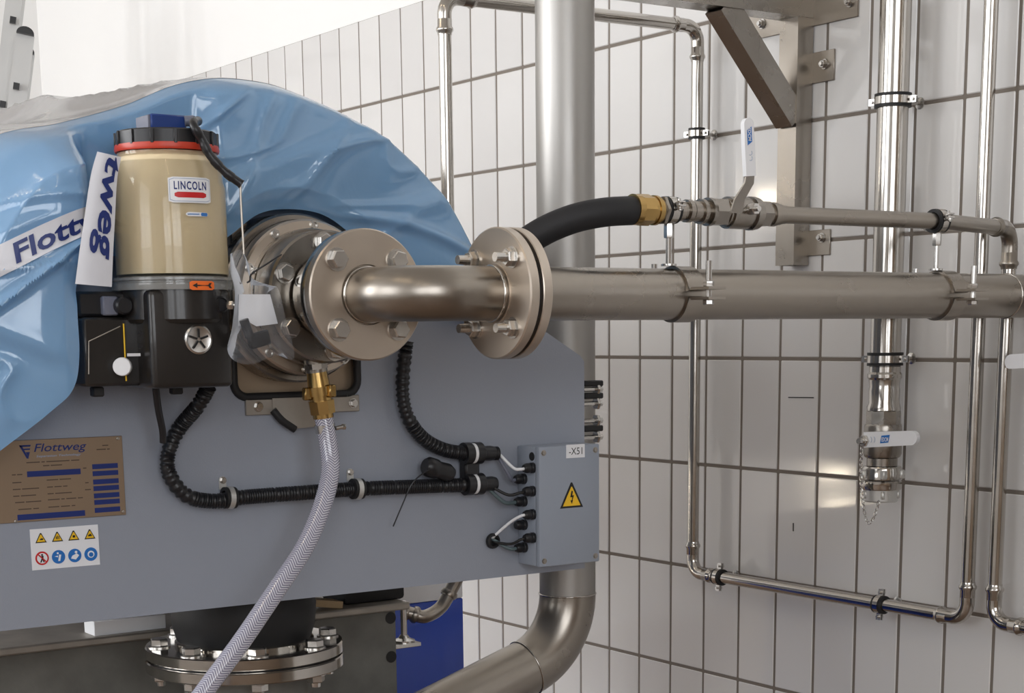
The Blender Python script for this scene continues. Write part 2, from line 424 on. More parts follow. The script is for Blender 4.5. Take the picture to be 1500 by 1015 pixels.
# end panel, a sheet with a rounded opening for the shaft
def sheet_with_hole(outer, hole, y0, y1):
    cu = bpy.data.curves.new('sheet', 'CURVE'); cu.dimensions = '2D'; cu.fill_mode = 'BOTH'; cu.extrude = abs(y1 - y0) / 2
    for pts in (outer, hole):
        sp = cu.splines.new('POLY'); sp.points.add(len(pts) - 1); sp.use_cyclic_u = True
        for q, p in zip(sp.points, pts): q.co = (p[0], p[1], 0, 1)
    ob = bpy.data.objects.new('sheet', cu); col.objects.link(ob)
    dg = bpy.context.evaluated_depsgraph_get(); dg.update()
    me = bpy.data.meshes.new_from_object(ob.evaluated_get(dg)); b_ = bmesh.new(); b_.from_mesh(me)
    bpy.data.objects.remove(ob); bpy.data.meshes.remove(me); bpy.data.curves.remove(cu)
    bmesh.ops.remove_doubles(b_, verts=b_.verts[:], dist=1e-5)
    for v in b_.verts: v.co = V((v.co.x, (y0 + y1) / 2 - v.co.z, v.co.y))
    return b_
zb = ZO - .352
OUT = [(-1.99, zb), (-.85, zb), (-.85, ZO + .012), (-.858, ZO + .022), (-.96, ZO + .08), (-1.06, ZO + .112), (-1.105, ZO + .16), (-1.165, ZO + .24), (-1.255, ZO + .32), (-1.38, ZO + .375),
       (-1.5, ZO + .405), (-1.64, ZO + .365), (-1.78, ZO + .33), (-1.9, ZO + .22), (-1.99, ZO + .05)]
HOLE = rrect(.215, .30, .022, 6, -1.4105, ZO + .12)
panel = obj('front_panel', sheet_with_hole(OUT, HOLE[::-1], YP, YP + .02), 'paint', mach)
bm = bmesh.new()
tube(bm, [V((x, YP - .002, z)) for x, z in HOLE] + [V((HOLE[0][0], YP - .002, HOLE[0][1]))], .0065, 10, cap=False)
obj('edge_trim', bm, 'rubber', mach, label='black rubber edging round the opening')
# housing behind the panel
obj('frame_housing', bmx((box, (-1.42, -.12, ZO - .13), (.84, 1.74, .40))), 'paint', mach)
obj('inner_plate', bmx((box, (-1.4105, -1.018, ZO + .10), (.214, .006, .26))), 'interior', mach)
hood = bmesh.new()
rim = [(-1.95, .02), (-1.92, .16), (-1.83, .275), (-1.72, .325), (-1.6, .365), (-1.5, .385), (-1.38, .375), (-1.25, .325), (-1.16, .255), (-1.1, .16), (-1.07, .03)]
poly(hood, [(x, ZO + z) for x, z in rim[::-1]], (0, .76, 0), (1, 0, 0), (0, 0, 1), 1.74)
obj('hood', hood, 'paint', mach)
# bearing housing: stack of stainless rings along the machine axis
def ring(name, prof, material='steel_dark', n=64, parent=mach):
    bm = bmesh.new(); lathe(bm, prof, (XA, 0, ZAX), (0, -1, 0), n); return obj(name, bm, material, parent, 30)
ring('rear_ring', [(0, .995), (.127, .995), (.127, 1.062), (.124, 1.066), (.06, 1.066), (0, 1.066)], 'steel_dark')
ring('groove_ring', [(.117, 1.06), (.117, 1.078), (.05, 1.078)], 'black_paint')
mid = ring('clamp_ring', [(.06, 1.076), (.114, 1.076), (.116, 1.079), (.116, 1.100), (.113, 1.104), (.05, 1.104)], 'flange')
ring('cover_ring', [(.05, 1.10), (.1015, 1.10), (.1015, 1.118), (.100, 1.120), (.05, 1.120)], 'steel_dark')
cov = ring('bearing_cover', [(.05, 1.118), (.097, 1.118), (.097, 1.160), (.094, 1.164), (.058, 1.164), (.058, 1.170), (.05, 1.172)], 'steel_dark')
for k in range(10):
    a = 2 * PI * (k + .35) / 10; bm = bmesh.new()
    c = V((XA + .1075 * math.cos(a), -1.104, ZAX + .1075 * math.sin(a)))
    lathe(bm, [(0, 0), (.0072, 0), (.0072, .0015), (.006, .0015)], c, (0, -1, 0), 18)
    lathe(bm, [(.006, .0015), (.0058, .005), (.004, .005), (.0038, .002), (0, .002)], c, (0, -1, 0), 14)
    obj('socket_screw', bm, 'bolt', mid)
def hexbolt(c, axis, parent, rr=.0125, washer=True, head=.0095, tail=0, name='bolt'):
    bm = bmesh.new(); c = V(c); a = V(axis).normalized(); h = 0
    if washer: lathe(bm, [(0, 0), (rr * 1.22, 0), (rr * 1.22, .0022), (0, .0022)], c, a, 20); h = .0022
    hexp(bm, c + a * h, a, rr, head, start=random.uniform(0, 1))
    if tail: cyl(bm, c + a * (h + head), c + a * (h + head + tail), rr * .56, rr * .52, 14)
    return obj(name, bm, 'bolt', parent, 25)
for k in range(6):
    a = PI / 6 + 2 * PI * k / 6 + .08
    hexbolt((XA + .079 * math.cos(a), -1.164, ZAX + .079 * math.sin(a)), (0, -1, 0), cov, .0125)
ring('spigot', [(.04, 1.165), (.062, 1.17), (.062, 1.188), (.066, 1.190), (.066, 1.206), (.066, 1.226), (.072, 1.230), (.072, 1.2495), (.05, 1.2495)], 'bright')
# drain bracket under the opening
bm = bmesh.new()
p0, p1 = W(358, 594, Y=YP), W(524, 592, Y=YP)
zc = (p0.z + p1.z) / 2
box(bm, ((p0.x + p1.x) / 2, YP - .003, zc), (p1.x - p0.x, .006, .026), bev=.001)
poly(bm, [(-.052, .012), (.052, .012), (.052, -.012), (.03, -.034), (-.012, -.036), (-.035, -.018), (-.052, -.005)], (-1.405, YP - .0085, zc), (1, 0, 0), (0, 0, 1), -.0085)
tray = obj('drip_bracket', bm, 'galv', mach)
bm = bmesh.new(); tube(bm, spline([(-1.457, YP - .009, zc - .006), (-1.444, YP - .012, zc - .022), (-1.422, YP - .012, zc - .037)], 6), .006, 10)
obj('bracket_edging', bm, 'rubber', tray)
for x in (p0.x + .020, p1.x - .012): hexbolt((x, YP - .006, zc), (0, -1, 0), tray, .0065, True, .005)
# star-nut clamps on the right edge of the panel
for i, y in enumerate((562, 580, 628)):
    q = W(858, y, Y=-1.012)
    bm = bmx((box, (q.x + .014, q.y + .004, q.z), (.042, .022, .0105), {'bev': .002}))
    obj('clamp_pad', bm, 'rubber', mach)
for i, y in enumerate((570, 591, 616, 640)):
    q = W(872, y, Y=-1.012); bm = bmesh.new()
    cyl(bm, (-.853, q.y, q.z), (q.x + .004, q.y, q.z), .004, n=10)
    lathe(bm, [(0, 0), (.0105, 0), (.0115, .003), (.0105, .006), (.006, .0075), (.0055, .014), (0, .015)], (q.x, q.y, q.z), (1, 0, 0), 6)
    obj('star_nut', bm, 'bolt', mach, 25)
# nameplate
a, b = W(178, 640, Y=YP), W(181.5, 754, Y=YP); pw, ph = .245, a.z - b.z + .002
o0 = V((a.x - pw, YP, b.z))
np_ = obj('nameplate', bmx((box, (a.x - pw / 2, YP - .001, b.z + ph / 2), (pw, .002, ph), {'bev': .0006})), 'plate', mach, label='bronze coloured rating plate')
def flat(parent, name, material, org, shapes, off, thick=.0004, up=1):
    bm = bmesh.new()
    for s in shapes: poly(bm, s, V(org) + V((0, -off, 0)), (1, 0, 0), (0, 0, 1), thick)
    return obj(name, bm, material, parent)
def rect(x0, z0, x1, z1): return [(x0, z0), (x1, z0), (x1, z1), (x0, z1)]
kx = pw / 245.; kz = ph / 115.                # plate drawn in millimetres
def R_(x0, z0, x1, z1): return rect(x0 * kx, z0 * kz, x1 * kx, z1 * kz)
bars = [R_(100, 63, 179, 71), R_(82, 3, 182, 11)] + [R_(197, z, 236, z + 7) for z in (69, 59, 47, 37.5, 27, 17.5, 6)]
flat(np_, 'data_field', 'navy', o0, bars, .0021)
logo = [[(91, 108), (108, 108), (107, 105.5), (92, 105.5)], [(91, 108), (95, 107), (104, 89), (101, 89)], [(97, 103), (107, 103), (106, 101), (98, 101)], [(100, 98), (106, 98), (103.5, 90)]]
flat(np_, 'emblem', 'navy', o0, [[(x * kx, z * kz) for x, z in s][::-1] for s in logo], .0021)
bm = bmesh.new(); lettering(bm, 'Flottweg', wall_fn(o0, .0024), 78 * kx, 15 * kz, .006, .25, 112 * kx, 94 * kz)
obj('maker_name', bm, 'navy', np_)
bm = bmesh.new(); fn = wall_fn(o0, .0024)
lettering(bm, 'Separation Technology', fn, 66 * kx, 4 * kz, .01, .2, 115 * kx, 89 * kz)
obj('maker_line', bm, 'lightblue', np_)
bm = bmesh.new()                              # print too small to read: word-shaped strokes
for x, z, w_, words in ((100, 82, 78, (8, 2, 14, 5)), (124, 76.5, 28, (5, 9)), (214, 101, 9, (4,)), (205, 95.5, 20, (7, 2)), (78, 66, 15, (3, 4)), (78, 55, 13, (7,)), (78, 45.5, 38, (5, 11)),
                        (128, 46, 30, (4, 5, 3)), (128, 56, 36, (8, 8)), (78, 36, 33, (4, 10)), (128, 36.5, 36, (4, 11)), (80, 27, 38, (6, 10)), (128, 28, 52, (7, 2, 6, 3)), (84, 17, 30, (7, 3)),
                        (128, 17.5, 40, (6, 5, 2)), (183, 70, 5, (2,)), (185, 49, 5, (2,)), (184, 39, 9, (4,))):
    unit = w_ / (sum(words) + len(words) - 1); xx = x
    for n_ in words:
        poly(bm, R_(xx, z + .5, xx + n_ * unit, z + 2.0), o0 + V((0, -.0021, 0)), (1, 0, 0), (0, 0, 1), .0003); xx += (n_ + 1) * unit
obj('small_print', bm, mat('brown_print', (.10, .065, .045), .5), np_)['kind'] = 'stuff'
for x, z in ((238, 111), (240, 5), (79, 2)): 
    bm = bmx((lathe, [(0, 0), (.0028, 0), (.0022, .0016), (0, .002)], o0 + V((x * kx, -.002, z * kz)), (0, -1, 0), 12)); obj('rivet', bm, 'bolt', np_)
# safety pictogram label
a, b, c = W(43.3, 775.6, Y=YP), W(143, 768.5, Y=YP), W(46.8, 835.6, Y=YP)
lw, lh = b.x - a.x, a.z - c.z; o0 = V((a.x, YP, c.z))
lab = obj('safety_label', bmx((box, o0 + V((lw / 2, -.0004, lh / 2)), (lw, .0008, lh))), 'paper', mach, label='white sticker with warning triangles and blue mandatory signs')
tri = lambda cx, cz, s: [(cx - s, cz - s * .8), (cx + s, cz - s * .8), (cx + .1 * s, cz + .9 * s), (cx - .1 * s, cz + .9 * s)]
tx = [lw * k for k in (.15, .39, .63, .87)]; tz, czz = lh * .77, lh * .28; ts = lw * .082; cr = lw * .098
flat(lab, 'triangle_border', 'ink', o0, [tri(x, tz, ts) for x in tx], .0009)
flat(lab, 'warning_triangle', 'yellow', o0, [tri(x, tz - .0002, ts * .74) for x in tx], .0014)
def quads(rs): return [rect(*q) for q in rs]
s = ts * .3
flat(lab, 'warning_symbol', 'ink', o0, [[(tx[0] - s, tz - s), (tx[0] + s * 1.1, tz - s), (tx[0] + s * 1.3, tz - .2 * s), (tx[0], tz)], rect(tx[1] - s, tz - 1.2 * s, tx[1] - .5 * s, tz + .4 * s), rect(tx[1] - .2 * s, tz - 1.2 * s, tx[1] + .2 * s, tz + .8 * s), rect(tx[1] + .6 * s, tz - 1.2 * s, tx[1] + s, tz + .4 * s),
     rect(tx[2] - s * .7, tz - s, tx[2] + s * .7, tz + .3 * s), [(tx[3] - 1.2 * s, tz - s), (tx[3] + 1.2 * s, tz - s), (tx[3] + s, tz - .4 * s), (tx[3] - s, tz)], rect(tx[3] - s * .3, tz - .2 * s, tx[3] + s * .8, tz + .4 * s)], .0019)
flat(lab, 'prohibition_ring', 'red', o0, [circ(cr, 28, tx[0], czz)], .0009)
flat(lab, 'ring_field', 'paper', o0, [circ(cr * .76, 28, tx[0], czz)], .0014)
k = cr
flat(lab, 'walking_figure', 'ink', o0, [circ(k * .14, 10, tx[0], czz + k * .5), [(tx[0] - .1 * k, czz - .05 * k), (tx[0] + .15 * k, czz - .05 * k), (tx[0] + .2 * k, czz + .35 * k), (tx[0] - .12 * k, czz + .35 * k)],
     [(tx[0] - .35 * k, czz - .6 * k), (tx[0] - .15 * k, czz - .6 * k), (tx[0] + .12 * k, czz), (tx[0] - .1 * k, czz)], [(tx[0] + .15 * k, czz - .6 * k), (tx[0] + .33 * k, czz - .6 * k), (tx[0] + .16 * k, czz), (tx[0] - .05 * k, czz)]], .0019)
flat(lab, 'prohibition_bar', 'red', o0, [[(tx[0] - .62 * k, czz + .5 * k), (tx[0] - .5 * k, czz + .62 * k), (tx[0] + .62 * k, czz - .5 * k), (tx[0] + .5 * k, czz - .62 * k)][::-1]], .0024)
flat(lab, 'mandatory_disc', 'blueprint', o0, [circ(cr, 28, x, czz) for x in tx[1:]], .0009)
flat(lab, 'mandatory_symbol', 'paper', o0, [circ(k * .15, 10, tx[1] - .1 * k, czz + .55 * k), [(tx[1] - .1 * k, czz - .6 * k), (tx[1] + .2 * k, czz - .6 * k), (tx[1] + .4 * k, czz + .3 * k), (tx[1] + .1 * k, czz + .35 * k)], [(tx[1] - .6 * k, czz + .1 * k), (tx[1] - .1 * k, czz - .05 * k), (tx[1] - .1 * k, czz + .2 * k)],
     [(tx[2] - .6 * k, czz - .4 * k), (tx[2] + .1 * k, czz - .6 * k), (tx[2] + .65 * k, czz), (tx[2] + .3 * k, czz + .3 * k), (tx[2] - .4 * k, czz)], circ(k * .2, 10, tx[2] + .2 * k, czz + .5 * k),
     circ(k * .52, 20, tx[3], czz)], .0014)
flat(lab, 'ear_symbol', 'blueprint', o0, [circ(k * .34, 18, tx[3], czz - .05 * k)], .0019)
# cable grommet on the panel
gq = W(720, 792, Y=YP)
bm = bmx((lathe, [(.004, .001), (.011, .001), (.0135, .003), (.0125, .008), (.009, .009), (.007, .002), (0, .002)], gq, (0, -1, 0), 20))
obj('cable_grommet', bm, 'rubber', mach)

# ------------------------------------------------------------------ feed elbow between bearing housing and feed pipe
PR = .0385
fe = thing('flanged_elbow', (XA, YF, ZAX - .095), 'stainless pipe elbow with two round bolted flanges on the machine shaft', 'pipe elbow')
yf0 = -1.282                                   # face of the first flange
bm = bmesh.new(); lathe(bm, [(.03, 0), (.0915, 0), (.0925, .0015), (.0925, .0145), (.0905, .0165), (.0425, .0165), (.0415, .014), (.03, .014)], (XA, yf0 + .0165, ZAX), (0, -1, 0), 72)
fl1 = obj('inlet_flange', bm, 'flange', fe, 30)
bm = bmesh.new(); lathe(bm, [(.03, 0), (.091, 0), (.0915, .002), (.0915, .013), (.091, .0145), (.03, .0145)], (XA, -1.2495, ZAX), (0, -1, 0), 72)
obj('counter_flange', bm, 'bright', fe, 30)
xe = W(722, 433, Y=YF).x
pth = [V((XA, yf0 + .006, ZAX))] + arc((XA, YF, ZAX), (0, -1, 0), (1, 0, 0), .082, 16) + [V((xe + .012, YF, ZAX))]
obj('elbow_tube', bmx((tube, pth, PR, 40, {'cap': False})), 'steel', fe, 50)
bm = bmesh.new(); tube(bm, [V((XA + math.cos(t) * .0385, yf0 - .0015, ZAX + math.sin(t) * .0385)) for t in [2 * PI * i / 40 for i in range(41)]], .0022, 8, cap=False)
obj('weld_bead', bm, 'bright', fe, 60); bm = bmesh.new()
tube(bm, [V((xe - .004, YF + math.cos(t) * .0385, ZAX + math.sin(t) * .0385)) for t in [2 * PI * i / 40 for i in range(41)]], .0024, 8, cap=False)
obj('weld_bead', bm, 'bright', fe, 60)
bm = bmesh.new(); lathe(bm, [(.03, 0), (.0425, 0), (.0425, .002), (.0905, .002), (.0925, .004), (.0925, .017), (.0915, .018), (.03, .018)], (xe, YF, ZAX), (1, 0, 0), 72)
fl2 = obj('outlet_flange', bm, 'flange', fe, 30)
xg = xe + .018
obj('gasket', bmx((lathe, [(.03, 0), (.086, 0), (.086, .0062), (.03, .0062)], (xg, YF, ZAX), (1, 0, 0), 64)), 'rubber', fe)
BR = .0685
for k in range(4):
    a = PI / 4 + k * PI / 2
    hexbolt((XA + BR * math.cos(a), yf0, ZAX + BR * math.sin(a)), (0, -1, 0), fl1, .0135, True, .011)
    q = V((xe + .002, YF + BR * math.cos(a), ZAX + BR * math.sin(a)))
    hexbolt(q, (-1, 0, 0), fl2, .0125, True, .011, .017, 'stud_nut')
    bm = bmesh.new(); cyl(bm, q + V((.016, 0, 0)), q + V((.042, 0, 0)), .0075, n=12); hexp(bm, q + V((.0405, 0, 0)), (1, 0, 0), .0125, .009)
    obj('bolt_head', bm, 'bolt', fl2, 25)
# ------------------------------------------------------------------ horizontal feed pipe
fp = thing('feed_pipe', (-.6, YF, ZAX - .095), 'wide matt stainless pipe running level from the flange to the tiled wall', 'pipe')
bm = bmesh.new(); lathe(bm, [(.03, 0), (.0915, 0), (.0925, .0015), (.0925, .015), (.0905, .0165), (.03, .0165)], (xg + .0062, YF, ZAX), (1, 0, 0), 72)
obj('pipe_flange', bm, 'flange', fp, 30)
xend = -.17
obj('pipe_barrel', bmx((tube, [(xg + .012, YF, ZAX), (-.9, YF, ZAX), (-.5, YF, ZAX), (xend, YF, ZAX)], PR, 48)), 'steel', fp)
bm = bmesh.new(); tube(bm, [V((xend, YF + math.cos(t) * PR, ZAX + math.sin(t) * PR)) for t in [2 * PI * i / 40 for i in range(41)]], .0016, 8, cap=False)
obj('weld_seam', bm, 'bright', fp, 60)
obj('wall_stub', bmx((cyl, (xend, YF, ZAX), (-.008, YF, ZAX), PR, None, 48)), 'steel', fp)
obj('wall_collar', bmx((lathe, [(.038, 0), (.062, 0), (.060, .005), (.042, .012), (.038, .012)], (-.0085, YF, ZAX), (-1, 0, 0), 40)), 'bright', fp)

# ------------------------------------------------------------------ clamps on the feed pipe that carry the thin pipe
ZV = ZO + .243
def strap_clamp(x, label):
    t = thing('pipe_strap', (x, YF, ZAX - .045), label, 'pipe clamp', 'two-piece steel straps on the wide level pipe')
    for s, nm in ((1, 'upper_strap'), (-1, 'lower_strap')):
        bm = bmesh.new(); prof = []
        n = 22; t0 = .10
        ang = [PI + t0 * 0 - (PI - 2 * t0) * 0 for _ in ()]
        outer = []; inner = []
        for i in range(n + 1):
            a = (t0 + (PI - 2 * t0) * i / n) * s
            outer.append((math.cos(a) * .0425, math.sin(a) * .0425)); inner.append((math.cos(a) * .0385, math.sin(a) * .0385))
        # local (y, z): ears stick out at both ends
        e = .0055 * s; o1 = .0095 * s
        pf = [(.088, e), (.088, o1), (.048, o1)] + outer + [(-.048, o1), (-.075, o1), (-.075, e), (-.044, e)] + inner[::-1] + [(.044, e)]
        va = [bm.verts.new((x - .017, YF - p[0], ZAX + p[1])) for p in pf]; vb = [bm.verts.new((x + .017, YF - p[0], ZAX + p[1])) for p in pf]
        k = len(pf)
        for i in range(k): bm.faces.new((va[i], va[(i + 1) % k], vb[(i + 1) % k], vb[i]))
        bm.faces.new(va); bm.faces.new(vb)
        bmesh.ops.triangulate(bm, faces=[f_ for f_ in bm.faces if len(f_.verts) > 4])
        obj(nm, bm, 'steel', t, 30)
    for s in (1, -1):
        c = V((x, YF - s * (.068 if s > 0 else .062), ZAX)); bm = bmesh.new()
        hexp(bm, c + V((0, 0, .0095)), (0, 0, 1), .0085, .009); cyl(bm, c + V((0, 0, -.012)), c + V((0, 0, .048)), .0048, n=12); hexp(bm, c - V((0, 0, .0095)), (0, 0, -1), .0085, .0075)
        obj('strap_bolt', bm, 'bolt', t, 25)
    return t
def lined_clamp(t, c, axis, up, pr=.0135, stud=None, w=.024):
    """rubber-lined pipe clamp round an axis; 'up' is the direction of its closing screw"""
    a = V(axis).normalized(); c = V(c); up = V(up).normalized()
    bm = bmesh.new(); lathe(bm, [(pr, -w / 2), (pr + .0055, -w / 2), (pr + .0055, -w * .3), (pr + .0035, -w * .28), (pr + .0035, w * .28), (pr + .0055, w * .3), (pr + .0055, w / 2), (pr, w / 2)], c, a, 28)
    obj('rubber_lining', bm, 'rubber', t)
    bm = bmesh.new(); lathe(bm, [(pr + .003, -w * .27), (pr + .0062, -w * .27), (pr + .0062, w * .27), (pr + .003, w * .27)], c, a, 28)
    obj('clamp_band', bm, 'bright', t, 30)
    side = a.cross(up)
    for s in (1, -1):
        p = c + up * s * (pr + .012); bm = bmesh.new()
        box(bm, p + side * .003, (1, 1, 1), rot=Matrix((a * w * .5, side * .0022, up * .014)).transposed())
        box(bm, p - side * .003, (1, 1, 1), rot=Matrix((a * w * .5, side * .0022, up * .014)).transposed())
        cyl(bm, p - side * .009, p + side * .009, .0028, n=10); lathe(bm, [(0, 0), (.0052, 0), (.0045, .003), (0, .0034)], p + side * .004, side, 12)
        obj('closing_screw', bm, 'bolt', t, 25)
    if stud is not None:
        e = V(stud); d = (e - c).normalized(); p = c + d * (pr + .005); bm = bmesh.new()
        hexp(bm, p, d, .0075, .014); cyl(bm, p + d * .012, e, .0042, n=10)
        obj('stud', bm, 'bolt', t, 25)
        bm = bmx((lathe, [(0, -.0005), (.012, -.0005), (.0115, .002), (.006, .0045), (0, .0045)], e, -d, 20)); obj('rosette', bm, 'bolt', t)
xs1, xs2 = -.925, -.335
strap_clamp(xs1, 'steel pipe strap on the wide pipe below the black hose end')
strap_clamp(xs2, 'steel pipe strap on the wide pipe near its weld at the wall')
for x, lbl in ((xs1 - .022, 'rubber-lined clamp on a threaded rod holding the valve beside the brass fitting'), (xs2 - .018, 'rubber-lined clamp on a threaded rod holding the thin pipe near its bend')):
    t = thing('rod_clamp', (x, YF, ZAX + .0425), lbl, 'pipe clamp', 'rod clamps under the thin valve pipe')
    lined_clamp(t, (x, YF, ZV), (1, 0, 0), (0, -1, .25), .0145)
    bm = bmesh.new(); z0 = ZAX + .0425; z1 = ZV - .019
    cyl(bm, (x, YF, z0), (x, YF, z1), .0046, n=12); hexp(bm, (x, YF, z1 - .022), (0, 0, 1), .0078, .022); lathe(bm, [(0, 0), (.012, 0), (.012, .003), (0, .003)], (x, YF, z0), (0, 0, 1), 16)
    obj('threaded_rod', bm, 'bolt', t, 25)

# ------------------------------------------------------------------ thin pipes (press-fit stainless)
SR = .0135
def straight(parent, a, b, r=SR, name='pipe', m='bright'): return obj(name, bmx((cyl, a, b, r, None, 28)), m, parent)
def press_elbow(parent, corner, di, do, R=.034, r=SR, m='bright'):
    di, do = V(di).normalized(), V(do).normalized(); c = V(corner); bm = bmesh.new(); k = R
    body = [c - di * (k + .012)] + arc(c, di, do, R, 12) + [c + do * (k + .012)]
    tube(bm, body, r + .0012, 28)
    for p, d in ((c - di * (k + .012), -di), (c + do * (k + .012), do)):
        lathe(bm, [(r, -.004), (r + .0014, -.002), (r + .0016, .012), (r + .0042, .016), (r + .0042, .020), (r + .0014, .024), (r + .001, .028), (r, .028)], p, d, 28)
    return obj('press_elbow', bm, m, parent, 50)
loop = thing('thin_pipe_loop', (-.06, -.8, ZO - .52), 'thin stainless pipe loop clamped to the tiles, from overhead run to wall-height riser', 'pipe')
YL = -.395; XL, XR = -.728, -.06; ZT, ZL = ZO + .732, ZO - .501; YB = -1.226
straight(loop, (XL, YL, ZO - .22), (XL, YL, ZT - .05)); press_elbow(loop, (XL, YL, ZT), (0, 0, 1), (1, 0, 0))
straight(loop, (XL + .05, YL, ZT), (XR - .05, YL, ZT)); press_elbow(loop, (XR, YL, ZT), (1, 0, 0), (0, 0, -1))
straight(loop, (XR, YL, ZT - .05), (XR, YL, ZL + .05)); press_elbow(loop, (XR, YL, ZL), (0, 0, -1), (0, -1, 0))
straight(loop, (XR, YL - .05, ZL), (XR, YB + .05, ZL)); press_elbow(loop, (XR, YB, ZL), (0, -1, 0), (0, 0, 1))
straight(loop, (XR, YB, ZL + .05), (XR, YB, ZO + .665)); 
bm = bmx((lathe, [(.0135, 0), (.0162, .002), (.0175, .006), (.0175, .012), (.0152, .016), (.015, .06), (0, .06)], (XR, YB, ZO + .66), (0, 0, 1), 28)); obj('press_socket', bm, 'bright', loop)
straight(loop, (XR, YB, ZO + .71), (XR, YB, ZO + 1.4))
def wall_clamp(c, axis, up, pr, lbl, grp='rubber-lined clamps on the tiled wall', w=.024):
    t = thing('wall_clamp', V(c) - V((0, 0, .02)), lbl, 'pipe clamp', grp)
    lined_clamp(t, c, axis, up, pr, (-.0085, c[1], c[2]), w)
zc1 = W(1020, 196, X=XR).z
wall_clamp((XR, YL, zc1), (0, 0, 1), (.25, -1, 0), SR, 'small pipe clamp on the thin pipe beside the upright white lever')
yl1, yl2 = W(1054, 845, X=XR).y, W(1290, 886, X=XR).y
wall_clamp((XR, yl1, ZL), (0, 1, 0), (.1, 0, 1), SR, 'small pipe clamp on the low wall run next to its upper elbow')
wall_clamp((XR, yl2, ZL), (0, 1, 0), (.1, 0, 1), SR, 'small pipe clamp on the low run below the hose coupling with chain')

# thin pipe with the ball valve, running above the feed pipe and then down
XC = -.06; YC2 = W(1480, 340, X=XC).y           # corner where it turns down the wall
vp = thing('valve_pipe', (-.5, YF, ZO - .52), 'thin stainless pipe above the wide pipe that bends down beside the tiles', 'pipe')
xv = W(1140, 316, Y=YF).x; kink = V((-.353, YF, ZV)); corner = V((XC, YC2, ZV)); d2 = (corner - kink).normalized()
straight(vp, (xv - .01, YF, ZV), kink, SR, m='steel'); straight(vp, kink, corner - d2 * .05, SR, m='steel'); press_elbow(vp, corner, d2, (0, 0, -1), m='steel')
zc2 = W(1463, 905, X=XC).z - .01
straight(vp, (XC, YC2, ZV - .05), (XC, YC2, zc2 + .05)); press_elbow(vp, (XC, YC2, zc2), (0, 0, -1), (0, -1, 0))
straight(vp, (XC, YC2 - .05, zc2), (XC, YC2 - .8, zc2))

def px_x(px_, y=312): return W(px_, y, Y=YF).x
# ball valve on the thin pipe
bv = thing('ball_valve', (px_x(1068), YF, ZV - .03), 'stainless ball valve on the thin pipe with an upright white lever', 'valve', 'ball valves with white levers')
bm = bmesh.new(); x0 = px_x(998)
def seg(xa, xb, ra, rb=None, n=28): cyl(bm, (px_x(xa), YF, ZV), (px_x(xb), YF, ZV), ra, ra if rb is None else rb, n)
seg(994, 1012, .0135); seg(1004, 1010, .0172); seg(1012, 1024, .0155); seg(1024, 1029, .019); seg(1029, 1036, .0155)
obj('press_nipple', bm, 'steel', bv, 35)
bm = bmesh.new(); seg(1035, 1040, .0215); seg(1040, 1060, .0222, None, 6); seg(1060, 1065, .0215); seg(1064, 1092, .0245); seg(1092, 1097, .022)
seg(1097, 1102, .026); seg(1102, 1107, .0245); seg(1106, 1122, .0215, None, 6)
obj('valve_body', bm, 'steel_dark', bv, 25)
bm = bmesh.new(); seg(1121, 1128, .0155); seg(1128, 1134, .0188); seg(1134, 1141, .0165); seg(1141, 1148, .0145)
obj('press_nipple', bm, 'steel', bv, 35)
sp = V((px_x(1083), YF - .022, ZV + .004)); bm = bmesh.new()
cyl(bm, sp + V((0, .02, 0)), sp + V((0, -.014, 0)), .0085, n=16); hexp(bm, sp + V((0, -.010, 0)), (0, -1, 0), .0095, .008); cyl(bm, sp + V((0, -.016, 0)), sp + V((0, -.024, 0)), .0042, n=10)
obj('stem_nut', bm, 'bolt', bv, 25)
def strip(bm, pts, w, th, wdir):
    """flat bar along pts, width along wdir"""
    pts = [V(p) for p in pts]; wd = V(wdir).normalized(); rows = []
    for i, p in enumerate(pts):
        d = (pts[min(i + 1, len(pts) - 1)] - pts[max(i - 1, 0)]).normalized(); nn = d.cross(wd).normalized()
        ww = w[i] if isinstance(w, (list, tuple)) else w
        rows.append([bm.verts.new(p + wd * sx * ww / 2 + nn * sn * th / 2) for sx, sn in ((-1, -1), (1, -1), (1, 1), (-1, 1))])
    for a, b in zip(rows, rows[1:]):
        for k in range(4): bm.faces.new((a[k], a[(k + 1) % 4], b[(k + 1) % 4], b[k]))
    bm.faces.new(rows[0][::-1]); bm.faces.new(rows[-1])
YH = sp.y - .014
l0 = W(1078, 312, Y=YH); l1 = W(1083, 292, Y=YH - .003); l2 = W(1097, 268, Y=YH - .016); l3 = W(1099, 252, Y=YH - .018)
bm = bmesh.new(); strip(bm, [l0, l1, l2, l3], [.024, .020, .018, .016], .003, (1, 0, 0)); obj('lever', bm, 'steel_dark', bv, 30)
s0 = W(1098, 258, Y=YH - .018); s1 = W(1094, 173, Y=YH - .018); bm = bmesh.new()
d = (s1 - s0); L_ = d.length; d.normalize(); sx = V((0, -1, 0)).cross(d).normalized() * -1
if sx.x < 0: sx = -sx
pf = [(-.0098, 0), (.0098, 0), (.0102, L_ * .5)] + [(.0096 * math.cos(a) , L_ - .0096 + .0096 * math.sin(a)) for a in [PI * i / 10 for i in range(11)]] + [(-.0102, L_ * .5)]
poly(bm, pf, s0 + V((0, .004, 0)), sx, d, .008)
bmesh.ops.bevel(bm, geom=[e for e in bm.edges if e.calc_face_angle(0) > .9], offset=.0018, segments=2, affect='EDGES')
slv = obj('lever_sleeve', bm, 'white', bv, 40, 'white plastic lever sleeve with blue print')
def on_plane(o, ux, uy, n, off): o = V(o); return lambda u, v: o + ux * u + uy * v + n * off
fnv = on_plane(s0, sx, d, V((0, -1, 0)), .0046)
